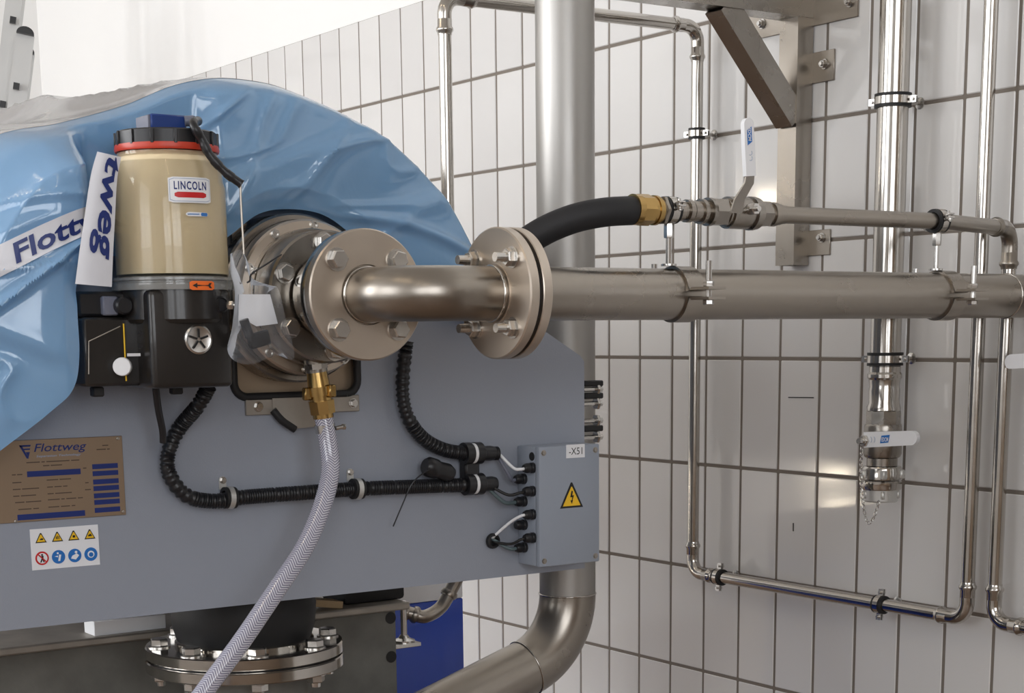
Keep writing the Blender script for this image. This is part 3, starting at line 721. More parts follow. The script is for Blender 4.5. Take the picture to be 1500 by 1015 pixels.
bm = bmesh.new(); poly(bm, [(-.0045, .045), (.0045, .05), (.0045, .072), (-.0045, .067)], s0 - V((0, .0041, 0)), sx, d, .0005 if sx.cross(d).y < 0 else -.0005)
obj('maker_mark', bm, 'blueprint', slv)
bm = bmesh.new(); fr = lambda u, v: s0 + sx * (v - .0035) + d * (.071 - u) - V((0, .0049, 0))
lettering(bm, 'EDCM', fr, .020, .006, .02, .2); obj('maker_letters', bm, 'paper', slv)
bm = bmesh.new()
for z_, q in ((.034, .8), (.026, 1)):
    pts = [s0 + sx * (.0035 * math.cos(a)) + d * (z_ + .0035 * math.sin(a)) - V((0, .0042, 0)) for a in [-2.2 + 3 * i / 8 for i in range(9)]]
    tube(bm, pts, .0005, 5)
obj('rotation_mark', bm, 'lightblue', slv)

# black hose with brass union
hs = thing('black_hose', (-1.15, YF + .1, ZV - .1), 'thick black rubber hose arching into a brass union', 'hose')
xb0, xb1 = px_x(930, 309), px_x(962, 309)
hp = spline([V((xb0 + .004, YF, ZV - .002)), W(885, 311, Y=YF + .008), W(838, 321, Y=YF + .028), W(792, 341, Y=YF + .052), W(756, 368, Y=YF + .074), W(742, 400, Y=YF + .084), V((-1.180, YF + .074, ZAX + .010)), V((-1.168, YF + .056, ZAX + .004))], 8)
obj('hose_tube', bmx((tube, hp, .0212, 28)), 'hose_black', hs, 60)
bm = bmesh.new(); X = lambda p: (px_x(p, 309), YF, ZV - .001)
cyl(bm, X(926), X(934), .0228, n=28); cyl(bm, X(934), X(950), .0232, n=8); cyl(bm, X(950), X(956), .0205, n=28); cyl(bm, X(956), X(960), .0222, n=28); cyl(bm, X(960), X(966), .0195, n=28)
obj('brass_union', bm, 'brass', hs, 25)
bm = bmesh.new(); cyl(bm, X(964), X(967), .0195, n=28); cyl(bm, X(966.5), X(970.5), .0225, n=6); cyl(bm, X(970), X(998), .0145, n=24)
obj('hose_nipple', bm, 'steel', hs, 25)

# ------------------------------------------------------------------ drop pipe with ball valve, coupling and chain
XD = -.085; YD = W(1308, 150, X=XD).y
dp = thing('drop_pipe', (XD, YD, ZO - .02), 'medium stainless pipe dropping down the tiled wall to a valve', 'pipe')
zz = lambda y: W(1296, y, X=XD).z
obj('pipe_barrel', bmx((cyl, (XD, YD, zz(548)), (XD, YD, ZO + 2.4), .0305, None, 36)), 'bright', dp)
for y, lbl in ((148, 'large pipe clamp on the drop pipe at the height of the diagonal brace'), (526, 'large pipe clamp on the drop pipe just above the press fitting')):
    wall_clamp((XD, YD, W(1306, y, X=XD).z), (0, 0, 1), (.35, -1, 0), .0305, lbl, 'large clamps on the drop pipe', .026)
dv = thing('drain_valve', (XD, YD, zz(745)), 'stainless ball valve with a level white lever under the drop pipe', 'valve', 'ball valves with white levers')
def rot_prof(t, name, pr, m, n=36, ang=30): 
    bm = bmesh.new(); lathe(bm, [(r_, zz(y) - ZO) for r_, y in pr], (XD, YD, ZO), (0, 0, 1), n); return obj(name, bm, m, t, ang)
rot_prof(dv, 'press_fitting', [(.0295, 535), (.0315, 537), (.0315, 545), (.0345, 548), (.0345, 553), (.0315, 556), (.030, 566), (.0315, 572), (.031, 590), (.034, 596), (.034, 601), (.028, 605), (0, 605)], 'bright')
rot_prof(dv, 'hex_union', [(0, 599), (.033, 600), (.0345, 603), (.0345, 622), (.033, 624), (0, 624)], 'steel_dark', 8, 20)
body = rot_prof(dv, 'valve_body', [(0, 620), (.036, 621), (.0375, 624), (.0375, 640), (.034, 646), (.0385, 650), (.0385, 664), (.036, 669), (.031, 671), (.031, 682), (0, 682)], 'steel_dark')
sq = V((XD - .012, YD - .036, zz(644))); bm = bmesh.new()
sdir = V((-1, -.04, 0)).normalized()
sq = V((XD, YD, zz(644)))
cyl(bm, sq + sdir * .03, sq + sdir * .062, .009, n=14); hexp(bm, sq + sdir * .05, sdir, .0125, .009); cyl(bm, sq + sdir * .06, sq + sdir * .072, .006, n=10)
obj('stem_nut', bm, 'bolt', dv, 25)
# lever: bent steel tab, then the white sleeve facing the room
wd_ = V((.70, -.72, 0)).normalized(); h0 = W(1268, 644, X=XD - .046); h1 = W(1347, 641, X=XD - .03)
hd = (h1 - h0); HL = hd.length; hd.normalize(); hu = V((0, 0, 1)); hu = (hu - hd * hu.dot(hd)).normalized(); hn = hd.cross(hu)
if hn.x > 0: hn = -hn
bm = bmesh.new(); strip(bm, [sq + sdir * .056 + V((0, 0, 0)), h0 + hn * .001, h0 + hd * .02 + hn * .001], .022, .003, hu); obj('lever', bm, 'bolt', dv, 30)
bm = bmesh.new(); hw = .0155
pf = [(.002, -hw), (HL - .014, -hw * .9)] + [(HL - .014 + .014 * math.cos(a), .014 * math.sin(a)) for a in [-PI / 2 + PI * i / 10 for i in range(11)]] + [(.002, hw)]
th = .011; poly(bm, pf, h0 - hn * .002, hd, hu, th if hd.cross(hu).dot(hn) > 0 else -th)
bmesh.ops.bevel(bm, geom=[e for e in bm.edges if e.calc_face_angle(0) > .9], offset=.002, segments=2, affect='EDGES')
slv2 = obj('lever_sleeve', bm, 'white', dv, 40, 'white plastic lever sleeve with blue print')
hb = h0 + hn * (th - .002 + .0004)
bm = bmesh.new(); poly(bm, [(.042, -.008), (.062, -.007), (.066, .008), (.046, .007)], hb, hd, hu, .0004 if hd.cross(hu).dot(hn) > 0 else -.0004); obj('maker_mark', bm, 'blueprint', slv2)
bm = bmesh.new(); lettering(bm, 'EDCM', lambda u, v: hb + hd * (.046 + u) + hu * (v - .005) + hn * .0008, .0165, .0085, .02, .2); obj('maker_letters', bm, 'paper', slv2)
bm = bmesh.new()
for q in (.018, .026): tube(bm, [hb + hd * (q + .004 * math.cos(a)) + hu * (.006 * math.sin(a)) for a in [-1.2 + 2.4 * i / 8 for i in range(9)]], .0006, 5)
obj('rotation_mark', bm, 'lightblue', slv2)
cp = thing('hose_coupling', (XD, YD, zz(735)), 'bright coupling with a blind cap hanging on a small chain', 'coupling')
rot_prof(cp, 'coupling_ring', [(0, 681), (.0385, 683), (.0405, 686), (.0405, 701), (.0385, 702.5), (0, 702.5)], 'bright')
rot_prof(cp, 'cap_ring', [(0, 703.6), (.0390, 704), (.0410, 706), (.0410, 715), (.0395, 717), (0, 717)], 'bright')
rot_prof(cp, 'blind_cap', [(0, 716), (.036, 717), (.0345, 733), (.032, 735), (0, 735)], 'aluminium')
for a in (.4, 1.6, 2.8, 4.0, 5.2):
    bm = bmesh.new(); box(bm, (XD + .0405 * math.cos(a), YD + .0405 * math.sin(a), zz(694)), (.012, .012, .018), bev=.002); obj('coupling_lug', bm, 'aluminium', cp)
    bm = bmesh.new(); box(bm, (XD + .0345 * math.cos(a), YD + .0345 * math.sin(a), zz(724)), (.008, .008, .016), bev=.002); obj('cap_lug', bm, 'aluminium', cp)
cpts = spline([W(1262, 658, X=XD - .05), W(1261, 700, X=XD - .05), W(1264, 735, X=XD - .046), W(1269, 762, X=XD - .044), W(1276, 764, X=XD - .044), W(1283, 750, X=XD - .042), W(1287, 735, X=XD - .038)], 8)
tot = sum((b - a).length for a, b in zip(cpts, cpts[1:])); nl = 17; acc = 0; k = 0
for a, b in zip(cpts, cpts[1:]):
    acc += (b - a).length
    if acc >= tot * k / nl:
        d = (b - a).normalized(); s = d.cross(V((1, 0, 0)) if k % 2 else V((0, 1, 0))).normalized(); bm = bmesh.new()
        tube(bm, [a + d * (.0055 * math.sin(t)) + s * (.0032 * math.cos(t)) for t in [2 * PI * i / 12 for i in range(13)]], .0011, 6, cap=False)
        obj('chain_link', bm, 'bolt', cp); k += 1

# lever of a further valve at the edge of the picture
ev = thing('shutoff_valve', W(1560, 545, X=-.1), 'ball valve with a level white lever on the riser past the downward pipe bend', 'valve', 'ball valves with white levers')
e0, e1 = W(1476, 530, X=-.125), W(1575, 524, X=-.115); ed = (e1 - e0); EL = ed.length; ed.normalize(); bm = bmesh.new()
pf = [(.012 + .012 * math.cos(a), .013 * math.sin(a)) for a in [PI / 2 + PI * i / 10 for i in range(11)]] + [(EL, -.013), (EL, .013)]
poly(bm, pf, e0, ed, (0, 0, 1), .009); bmesh.ops.bevel(bm, geom=[e for e in bm.edges if e.calc_face_angle(0) > .9], offset=.002, segments=2, affect='EDGES')
obj('lever_sleeve', bm, 'white', ev, 40)
bm = bmx((cyl, e1 + V((.055, 0, -.05)), e1 + V((.055, 0, .05)), .022, None, 8), (cyl, e1 + V((0, 0, 0)), e1 + V((.05, 0, 0)), .009, None, 12)); obj('valve_body', bm, 'steel_dark', ev)
straight(ev, e1 + V((.055, 0, -.42)), e1 + V((.055, 0, 1.2)), SR, 'riser')

# ------------------------------------------------------------------ big vertical pipe that bends under the machine
RB = .0572
bp0 = dep = W(828, 200, d=3.27); bx, by = bp0.x, bp0.y
bx, by = (W(828, 200, d=3.27).x + W(830, 560, d=3.27).x) / 2, (W(828, 200, d=3.27).y + W(830, 560, d=3.27).y) / 2
q = W(829, 400, d=3.27); bx, by = q.x, q.y
big = thing('vent_pipe', (bx, by, 0), 'broad grey stainless pipe rising in front of the tiles and bending below the panel', 'pipe')
zs = W(830, 868, Y=by).z
dirn = V((-.955, .0, -.295)).normalized()
pth = arc((bx, by, zs - .112), (0, 0, -1), dirn, .150, 16)
obj('riser', bmx((cyl, (bx, by, pth[0].z), (bx, by, ROOM_Z), RB, None, 48)), 'pickled', big)
obj('bend', bmx((tube, pth, RB + .0004, 48)), 'steel', big, 60)
endp = pth[-1] + dirn * .42
obj('descending_leg', bmx((tube, [pth[-1], pth[-1] + dirn * .2, endp], RB, 48)), 'steel', big, 60)
for p, d in ((pth[0], V((0, 0, 1))), (pth[-1], dirn)):
    a, s, t = frame_of(d); bm = bmesh.new(); tube(bm, [p + (s * math.cos(w_) + t * math.sin(w_)) * (RB + .0005) for w_ in [2 * PI * i / 48 for i in range(49)]], .0018, 8, cap=False); obj('weld_seam', bm, 'bright', big, 60)

# ------------------------------------------------------------------ wall bracket of square tube
br = thing('wall_bracket', (-.03, -.69, ZO + .2), 'welded square-tube bracket with diagonal brace bolted to the tiles', 'bracket')
py0, py1 = -.713, -.657; px0, px1 = -.056, -.012; pzb = W(1165, 388, X=-.05).z
def hollow(bm, c0, c1, w1, w2, d1, d2, th=.004):
    """open square tube from c0 to c1"""
    c0, c1 = V(c0), V(c1); d1, d2 = V(d1), V(d2)
    R = [[bm.verts.new(c + d1 * sx * (w1 / 2 - k) + d2 * sy * (w2 / 2 - k)) for sx, sy in ((-1, -1), (1, -1), (1, 1), (-1, 1))] for c in (c0, c1) for k in (0, th)]
    for i in range(4):
        j = (i + 1) % 4
        bm.faces.new((R[0][i], R[0][j], R[2][j], R[2][i])); bm.faces.new((R[1][i], R[3][i], R[3][j], R[1][j]))
        bm.faces.new((R[0][i], R[1][i], R[1][j], R[0][j])); bm.faces.new((R[2][i], R[2][j], R[3][j], R[3][i]))
pc = V(((px0 + px1) / 2, (py0 + py1) / 2, 0)); ztop = ZO + .706
bm = bmesh.new(); hollow(bm, pc + V((0, 0, pzb)), pc + V((0, 0, ztop)), px1 - px0, py1 - py0, (1, 0, 0), (0, 1, 0)); obj('post', bm, 'steel', br, 30)
bm = bmesh.new(); hollow(bm, (bx + RB - .002, pc.y, ztop + .03), (px1 + .002, pc.y, ztop + .03), py1 - py0 + .004, .06, (0, 1, 0), (0, 0, 1)); obj('arm', bm, 'steel_dark', br, 30)
b0, b1 = W(1062, 12, Y=pc.y), W(1160, 165, Y=pc.y)
b0 = V((b0.x, pc.y, ztop - .004)); b1 = V((px0 - .004, pc.y, b1.z))
bd = (b1 - b0).normalized()
bm = bmesh.new(); hollow(bm, b0 - bd * .02, b1 + bd * .02, .05, .05, (0, 1, 0), bd.cross(V((0, 1, 0)))); obj('diagonal_brace', bm, 'steel_dark', br, 30)
def wplate(x0, y0, x1, y1, bolts, name='wall_plate'):
    a, b = W(x0, y0, X=-.013), W(x1, y1, X=-.013); bm = bmesh.new()
    box(bm, (-.0105, (a.y + b.y) / 2, (a.z + b.z) / 2), (.005, abs(a.y - b.y), abs(a.z - b.z)), bev=.0008)
    o = obj(name, bm, 'steel', br)
    for q in bolts: hexbolt((-.013, W(*q, X=-.013).y, W(*q, X=-.013).z), (-1, 0, 0), o, .0085, True, .0075, .004)
wplate(1183, 79, 1221, 117, [(1208, 94)]); wplate(1183, 338, 1215, 373, [(1204, 348)]); wplate(1136, 342, 1150, 374, [])
wplate(1183, -60, 1256, 24, [(1245, 3)]); wplate(1096, 22, 1160, 46, [(1117, 35)])

# ------------------------------------------------------------------ lubrication pump with grease reservoir
PXc, PYc = -1.652, -1.135
lp = thing('lubrication_pump', (PXc, PYc, ZO - .01), 'black grease pump with a see-through reservoir of beige grease', 'pump')
Zr = lambda y: W(250, y, Y=PYc).z
ax0 = V((PXc, PYc, 0))
def L(name, pr, m, n=56, ang=30, parent=lp, label=None):
    bm = bmesh.new(); lathe(bm, pr, ax0, (0, 0, 1), n); return obj(name, bm, m, parent, ang, label)
z1, z2, z3 = Zr(407), Zr(238), Zr(222)
L('grease_fill', [(0, z1 + .004), (.0755, z1 + .004), (.0762, z1 + .02), (.0755, z2 - .034), (.0735, z2 - .030), (.0725, z2 - .002), (.068, z2 + .006), (.065, z3 - .004), (0, z3 - .004)], 'grease', label='beige grease')
L('reservoir', [(.0770, z1), (.0782, z1 + .004), (.0785, z2 - .036), (.0755, z2 - .028), (.0745, z2 - .006), (.069, z2 + .004), (.069, z3)], 'clear', label='clear plastic jar')
L('seal_ring', [(.062, z3 - .003), (.0715, z3 - .003), (.0725, z3), (.0715, z3 + .006), (.062, z3 + .006)], 'redring')
bm = bmesh.new(); n = 60
for i in range(n):
    pass
zc_ = Zr(219); zt = Zr(195)
lathe(bm, [(0, zc_), (.066, zc_), (.0695, zc_ + .002), (.0695, zt - .002), (.067, zt), (0, zt)], ax0, (0, 0, 1), 60)
cap = obj('screw_cap', bm, 'black', lp, 30)
for i in range(14):
    a = 2 * PI * i / 14; bm = bmesh.new(); p = ax0 + V((math.cos(a) * .0702, math.sin(a) * .0702, (zc_ + zt) / 2))
    box(bm, p, (.0035, .005, zt - zc_ - .002), rot=Matrix.Rotation(a, 3, 'Z'), bev=.0008); obj('grip_rib', bm, 'black', cap)
# level sensor on the lid
ctr = W(232, 195, Y=PYc); bm = bmesh.new(); box(bm, (ctr.x + .004, PYc - .005, zt + .010), (.052, .05, .022), bev=.002)
sen = obj('level_sensor', bm, 'bluecap', lp)
bm = bmesh.new(); box(bm, (ctr.x - .0235, PYc - .005, zt + .010), (.004, .044, .019), bev=.0008); obj('sensor_end', bm, 'greycap', sen)
sp0 = V((ctr.x + .026, PYc - .032, zt + .013)); bm = bmesh.new(); cyl(bm, sp0, sp0 + V((.012, -.004, .001)), .0072, n=16); obj('plug_collar', bm, 'greycap', sen)
Yh = PYc - .075
hp = [sp0 + V((.004, 0, 0)), sp0 + V((.018, -.004, .001)), W(283, 182, Y=Yh), W(296, 205, Y=Yh - .004), W(308, 228, Y=Yh - .008), W(330, 252, Y=Yh - .014), W(354, 270, Y=Yh - .02)]
bm = bmesh.new(); tube(bm, spline(hp, 10), lambda s: .0058 + .0008 * (1 if (s * 42) % 1 < .5 else 0), 14); obj('sensor_cable', bm, 'black', sen, 60)
bm = bmesh.new(); tube(bm, spline([W(352, 266, Y=Yh - .02), W(353, 300, Y=Yh - .02), W(357, 368, Y=Yh - .022), W(357, 376, Y=Yh - .022)], 6), .0016, 8); obj('tie_wire', bm, 'steel', sen)
# clear foot ring and sticker
zf0, zf1 = Zr(426), Zr(406)
L('foot_ring', [(.060, zf0), (.086, zf0), (.0865, zf0 + .003), (.0865, zf0 + .009), (.083, zf0 + .010), (.083, zf0 + .012), (.0865, zf0 + .013), (.086, zf1 - .002), (.079, zf1), (.060, zf1)], 'footclear')
L('turntable', [(0, zf0 - .002), (.076, zf0 - .002), (.076, zf1 - .004), (0, zf1 - .004)], 'black_paint')
tcam = V((CC.x - PXc, CC.y - PYc, 0)).normalized(); rgt = V((CR.col[0].x, CR.col[0].y, 0)).normalized()
def wrap(r_, deg, zmid):
    """map (u, v) onto the reservoir; deg = angle right of the view direction"""
    base = math.atan2(tcam.y, tcam.x) + math.radians(deg)
    return lambda u, v, off=0: V((PXc + (r_ + off) * math.cos(base + u / r_), PYc + (r_ + off) * math.sin(base + u / r_), zmid + v))
def patch(bm, fn, pts, off):
    n = len(pts); cx = sum(p[0] for p in pts) / n; cz = sum(p[1] for p in pts) / n
    vs = [bm.verts.new(fn(p[0], p[1], off)) for p in pts]
    # strip-wise fan in u so that it follows the curve
    c = bm.verts.new(fn(cx, cz, off))
    for i in range(n): bm.faces.new((vs[i], vs[(i + 1) % n], c))
def curved_rect(bm, fn, w, h, off, cx=0, cz=0, n=10):
    rows = [[bm.verts.new(fn(cx - w / 2 + w * i / n, cz + s * (h / 2 - (.0018 if i in (0, n) else 0)), off)) for i in range(n + 1)] for s in (-1, 1)]
    for i in range(n): bm.faces.new((rows[0][i], rows[0][i + 1], rows[1][i + 1], rows[1][i]))
RR = .0788; zl = W(278, 281, Y=PYc - .05).z; w1 = wrap(RR, 22, zl)
jar = [o for o in lp.children if o.name.startswith('reservoir')][0]
bm = bmesh.new(); curved_rect(bm, w1, .0625, .034, .0004); lb = obj('brand_label', bm, 'paper', jar, label='white brand label with blue letters over a red bar')
bm = bmesh.new(); curved_rect(bm, w1, .0590, .0305, .0006); obj('label_outline', bm, 'lightblue', jar)
bm = bmesh.new(); curved_rect(bm, w1, .0575, .029, .0008); obj('label_field', bm, 'paper', jar)
bm = bmesh.new(); lettering(bm, 'LINCOLN', lambda u, v: w1(u, v, .0010), .047, .0112, .022, 0, -.0235, .0002, 1.18); obj('label_name', bm, 'navy', jar)
bm = bmesh.new(); curved_rect(bm, w1, .046, .0075, .0010, 0, -.0065); obj('label_bar', bm, 'red', jar)
w2 = wrap(RR, 28, W(282, 316, Y=PYc - .05).z)
bm = bmesh.new(); curved_rect(bm, w2, .034, .0055, .0004); obj('small_label', bm, 'paper', jar)
bm = bmesh.new(); curved_rect(bm, w2, .011, .0045, .0006, .0105); obj('small_label_mark', bm, 'blueprint', jar)
bm = bmesh.new(); curved_rect(bm, w2, .017, .0012, .0008, -.006, 0); obj('small_label_text', bm, 'blueprint', jar)
fr_ = [o for o in lp.children if o.name.startswith('foot_ring')][0]
w3 = wrap(.0867, 27, W(290, 419, Y=PYc - .06).z)
bm = bmesh.new(); curved_rect(bm, w3, .038, .0122, .0003); obj('arrow_sticker', bm, 'orange', fr_, label='orange sticker with a black arrow')
bm = bmesh.new()
for pts in ([(-.015, 0), (-.008, -.0035), (-.008, .0035)], [(-.008, -.0009), (.012, -.0009), (.012, .0009), (-.008, .0009)], [(.008, 0), (.011, .0035), (.015, .0035), (.012, 0), (.015, -.0035), (.011, -.0035)]): patch(bm, w3, pts, .0006)
obj('arrow_print', bm, 'ink', fr_)
# pump body
zb0 = W(250, 569, Y=-1.2).z
bm = bmesh.new()
box(bm, (-1.655, -1.128, (zb0 + zf0) / 2), (.122, .144, zf0 - zb0), bev=.008, seg=3)
pbody = obj('pump_body', bm, 'black_paint', lp)
bm = bmesh.new(); lathe(bm, [(0, zf0 - .045), (.074, zf0 - .045), (.078, zf0 - .040), (.078, zf0 - .002), (0, zf0 - .002)], ax0, (0, 0, 1), 48); obj('drive_housing', bm, 'black_paint', lp)
bm = bmesh.new(); box(bm, (-1.752, -1.10, (zb0 + .004 + ZO + .09) / 2), (.082, .10, ZO + .09 - zb0 - .004), bev=.004); sideb = obj('control_housing', bm, 'black_paint', lp)
bm = bmesh.new(); box(bm, (-1.735, -1.098, ZO + .108), (.12, .085, .034), bev=.004); obj('terminal_cover', bm, 'black', lp)
bm = bmesh.new(); box(bm, (-1.70, -1.040, ZO + .06), (.19, .020, .13), bev=.002); obj('mounting_plate', bm, 'black_paint', lp)
yfz = -1.2
def onf(x, y, off=0): q = W(x, y, Y=yfz); return V((q.x, yfz - off, q.z))
e = onf(290, 497); bm = bmesh.new(); lathe(bm, [(0, 0), (.0205, 0), (.0205, .002), (.018, .0035), (.0165, .0028), (0, .0024)], e, (0, -1, 0), 32); em = obj('motor_emblem', bm, 'bolt', pbody)
bm = bmesh.new()
for k in range(5):
    a = PI / 2 + k * 2 * PI / 5; box(bm, e + V((.0085 * math.cos(a), -.0032, .0085 * math.sin(a))), (.012, .002, .0028), rot=Matrix.Rotation(-a, 3, 'Y'))
obj('emblem_spoke', bm, 'ink', em)
for x, y, rr in ((288, 446, .0145), (322, 446, .012)):
    bm = bmx((lathe, [(0, 0), (rr, 0), (rr, .004), (rr * .8, .006), (rr * .7, .003), (0, .003)], onf(x, y), (0, -1, 0), 28)); obj('screw_plug', bm, 'black', pbody)
gn = onf(332, 447, .002); bm = bmx((hexp, gn, (.7, -.7, 0), .0065, .010), (lathe, [(0, .008), (.004, .008), (.0035, .014), (.0045, .017), (0, .019)], gn, (.7, -.7, 0), 12)); obj('grease_nipple', bm, 'bolt', pbody)
kb = W(184, 537, Y=-1.165); bm = bmx((lathe, [(0, 0), (.006, 0), (.006, .006), (.0125, .008), (.013, .012), (.0125, .019), (.0115, .020), (0, .020)], kb + V((.004, .016, 0)), (-.5, -.85, 0), 28)); obj('white_knob', bm, 'white', sideb)
bm = bmesh.new(); box(bm, kb + V((.012, -.002, .016)), (.018, .004, .004)); obj('knob_pointer', bm, 'white', sideb)
bm = bmesh.new()
tube(bm, [W(130, 548, Y=-1.152), W(130, 500, Y=-1.152), W(176, 478, Y=-1.152)], .0009, 6); obj('housing_edge', bm, 'galv', sideb)
bm = bmesh.new(); tube(bm, [W(181, 474, Y=-1.153), W(185, 558, Y=-1.153)], .0011, 6); obj('sight_line', bm, 'yellow', sideb)
for y in (488, 507): 
    bm = bmx((lathe, [(0, 0), (.0035, 0), (.003, .002), (0, .002)], W(205, y, Y=-1.201), (0, -1, 0), 12)); obj('screw', bm, 'black', pbody)
bm = bmesh.new(); lathe(bm, [(0, 0), (.0125, 0), (.0125, .016), (.010, .019), (0, .019)], W(176, 448, Y=-1.145), (0, -1, 0), 24); obj('cable_cap', bm, 'black', sideb)
bm = bmesh.new(); box(bm, W(160, 448, Y=-1.145), (.022, .012, .026), bev=.002); obj('plug_socket', bm, 'greycap', sideb)
for x in (142, 258): 
    q = W(x, 572, Y=-1.12); bm = bmesh.new(); box(bm, (q.x, q.y, zb0 - .004), (.016, .016, .014), bev=.002); obj('rubber_foot', bm, 'rubber', lp)
bm = bmesh.new(); tube(bm, spline([W(228, 568, Y=-1.12), W(232, 600, Y=-1.11), W(238, 630, Y=-1.10), W(239, 648, Y=-1.095)], 6), .0052, 12); obj('cable_stub', bm, 'black', lp)

# ------------------------------------------------------------------ blue film thrown over the machine
def lerp_poly(pts, t):
    L_ = [0]
    for a, b in zip(pts, pts[1:]): L_.append(L_[-1] + math.hypot(b[0] - a[0], b[1] - a[1]))
    s = t * L_[-1]
    for i in range(len(pts) - 1):
        if s <= L_[i + 1] or i == len(pts) - 2:
            k = (s - L_[i]) / max(1e-9, L_[i + 1] - L_[i]); return (pts[i][0] + (pts[i + 1][0] - pts[i][0]) * k, pts[i][1] + (pts[i + 1][1] - pts[i][1]) * k)
def smooth_poly(pts, n=8):
    return [(p.x, p.y) for p in spline([V((a, b, 0)) for a, b in pts], n)]
RIM = smooth_poly([(-2.03, -.10), (-2.01, .10), (-1.95, .25), (-1.86, .335), (-1.76, .362), (-1.663, .392), (-1.585, .425), (-1.513, .441), (-1.44, .440), (-1.39, .430), (-1.32, .408), (-1.25, .376), (-1.19, .335), (-1.138, .288), (-1.1, .232), (-1.07, .16), (-1.055, .09)])
LOW = smooth_poly([(-2.02, -.17), (-1.89, -.073), (-1.845, -.038), (-1.812, -.006), (-1.801, .038), (-1.800, .10), (-1.795, .140), (-1.74, .172), (-1.64, .182), (-1.565, .188), (-1.525, .210), (-1.475, .243), (-1.42, .251), (-1.365, .243), (-1.315, .212), (-1.25, .160), (-1.17, .11), (-1.11, .08), (-1.07, .065)])
film = thing('plastic_cover', (-1.5, -.3, ZO - .17), 'sheet of blue plastic film draped over the grey machine', 'plastic sheet')
NU, NV = 240, 84
bm = bmesh.new(); grid = []
for i in range(NU + 1):
    t = i / NU; rx, rz = lerp_poly(RIM, t); lx, lz = lerp_poly(LOW, t); row = []
    for j in range(NV + 1):
        v = j / NV
        x = lx + (rx - lx) * v; z = lz + (rz - lz) * v
        y = -1.056 - .010 * math.sin(PI * v)
        wrapk = min(1, max(0, (-1.075 - rx) / .03)) if rx > -1.3 else 1     # no turn-back where the panel edge comes out from under the film
        if v > .86: y += .05 * ((v - .86) / .14) ** 2 * wrapk
        if x < -1.70: y -= .095 * min(1, (-1.70 - x) / .09) * (1 - .5 * min(1, max(0, (-1.82 - x) / .15))) * min(1, (1 - v) * 3)     # stands off in front of the pump's side
        a = noise.noise(V((x * 4 + 3, z * 9, .3))) ; rdg = 1 - abs(noise.noise(V((x * 3.2 + z * 5.5, (z - x * .35) * 10, 7.1))))
        rdg2 = 1 - abs(noise.noise(V(((x + z) * 2.4, (z - x) * 6.0, 2.2))))
        edge = min(1, v * 6) * min(1, (1 - v) * 5)
        y -= edge * (.007 * a + .008 * rdg ** 14 + .006 * rdg2 ** 16)
        # the long fold running up to the right
        fd = z - .300 - (x + 1.515) * .37                  # overlapping fold running up to the right
        y -= .020 * (1 / (1 + math.exp(max(-40, min(40, fd / .0045))))) * math.exp(min(0, fd) / .11) * min(1, max(0, (x + 1.60) * 6)) * min(1, (1 - v) * 8) * min(1, v * 6)
        fd = z - .062 + (x + 1.90) * .42                   # crease over the hanging corner
        y -= .016 * (1 / (1 + math.exp(max(-40, min(40, -fd / .005))))) * math.exp(-max(0, fd) / .07) * min(1, max(0, (-1.74 - x) * 9)) * edge
        fd = z - .262 + (x + 1.50) * .22 - .03 * math.sin(x * 9); y -= .012 * math.exp(-(fd / .009) ** 2) * min(1, max(0, (x + 1.56) * 6)) * edge
        fd = (z - .335 - (x + 1.60) * .75); y -= .014 * math.exp(-(fd / .007) ** 2) * min(1, max(0, (-1.42 - x) * 6)) * edge
        y = min(y, -1.045) if v < .8 else y
        kb_ = min(1, max(0, (.118 - abs(x + 1.655)) / .034)) * min(1, max(0, (z - .10) / .03))     # pressed flat behind the reservoir
        y = y + (max(y, -1.046 + .004 * noise.noise(V((x * 20, z * 20, 1.7)))) - y) * kb_
        row.append(bm.verts.new((x, y, ZO + z)))
    grid.append(row)
for i in range(NU):
    for j in range(NV): bm.faces.new((grid[i][j], grid[i + 1][j], grid[i + 1][j + 1], grid[i][j + 1]))
bvh = BVHTree.FromBMesh(bm)
sheet = obj('front_sheet', bm, 'film', film, 70)
bm = bmesh.new(); grid = []; NB = 60
for i in range(NU + 1):
    t = i / NU; rx, rz = lerp_poly(RIM, t); row = []
    for j in range(NB + 1):
        s = j / NB; y = -1.008 + 1.75 * s
        w_ = 1 - .12 * (s * (1 - s)) * 2
        cxm, czm = -1.5, .0
        gx = rx; gz = rz
        k = .012 * noise.noise(V((rx * 5, y * 1.6, rz * 5))) + .028 * (1 - abs(noise.noise(V((rx * 3 + y * 2.2, y * 1.2 - rx * 2, 4.4))))) ** 5
        k *= min(1, s * 8)
        rise = .055 * min(1, s * 1.3)
        nx, nz = gx - cxm, gz - czm; ln = math.hypot(nx, nz) or 1
        row.append(bm.verts.new((gx + nx / ln * k, y, ZO + gz + nz / ln * k + rise * max(0, nz / ln))))
    grid.append(row)
for i in range(NU):
    for j in range(NB): bm.faces.new((grid[i][j], grid[i + 1][j], grid[i + 1][j + 1], grid[i][j + 1]))
obj('rear_sheet', bm, 'film_grey', film, 70, label='greyish translucent film along the back of the hood')
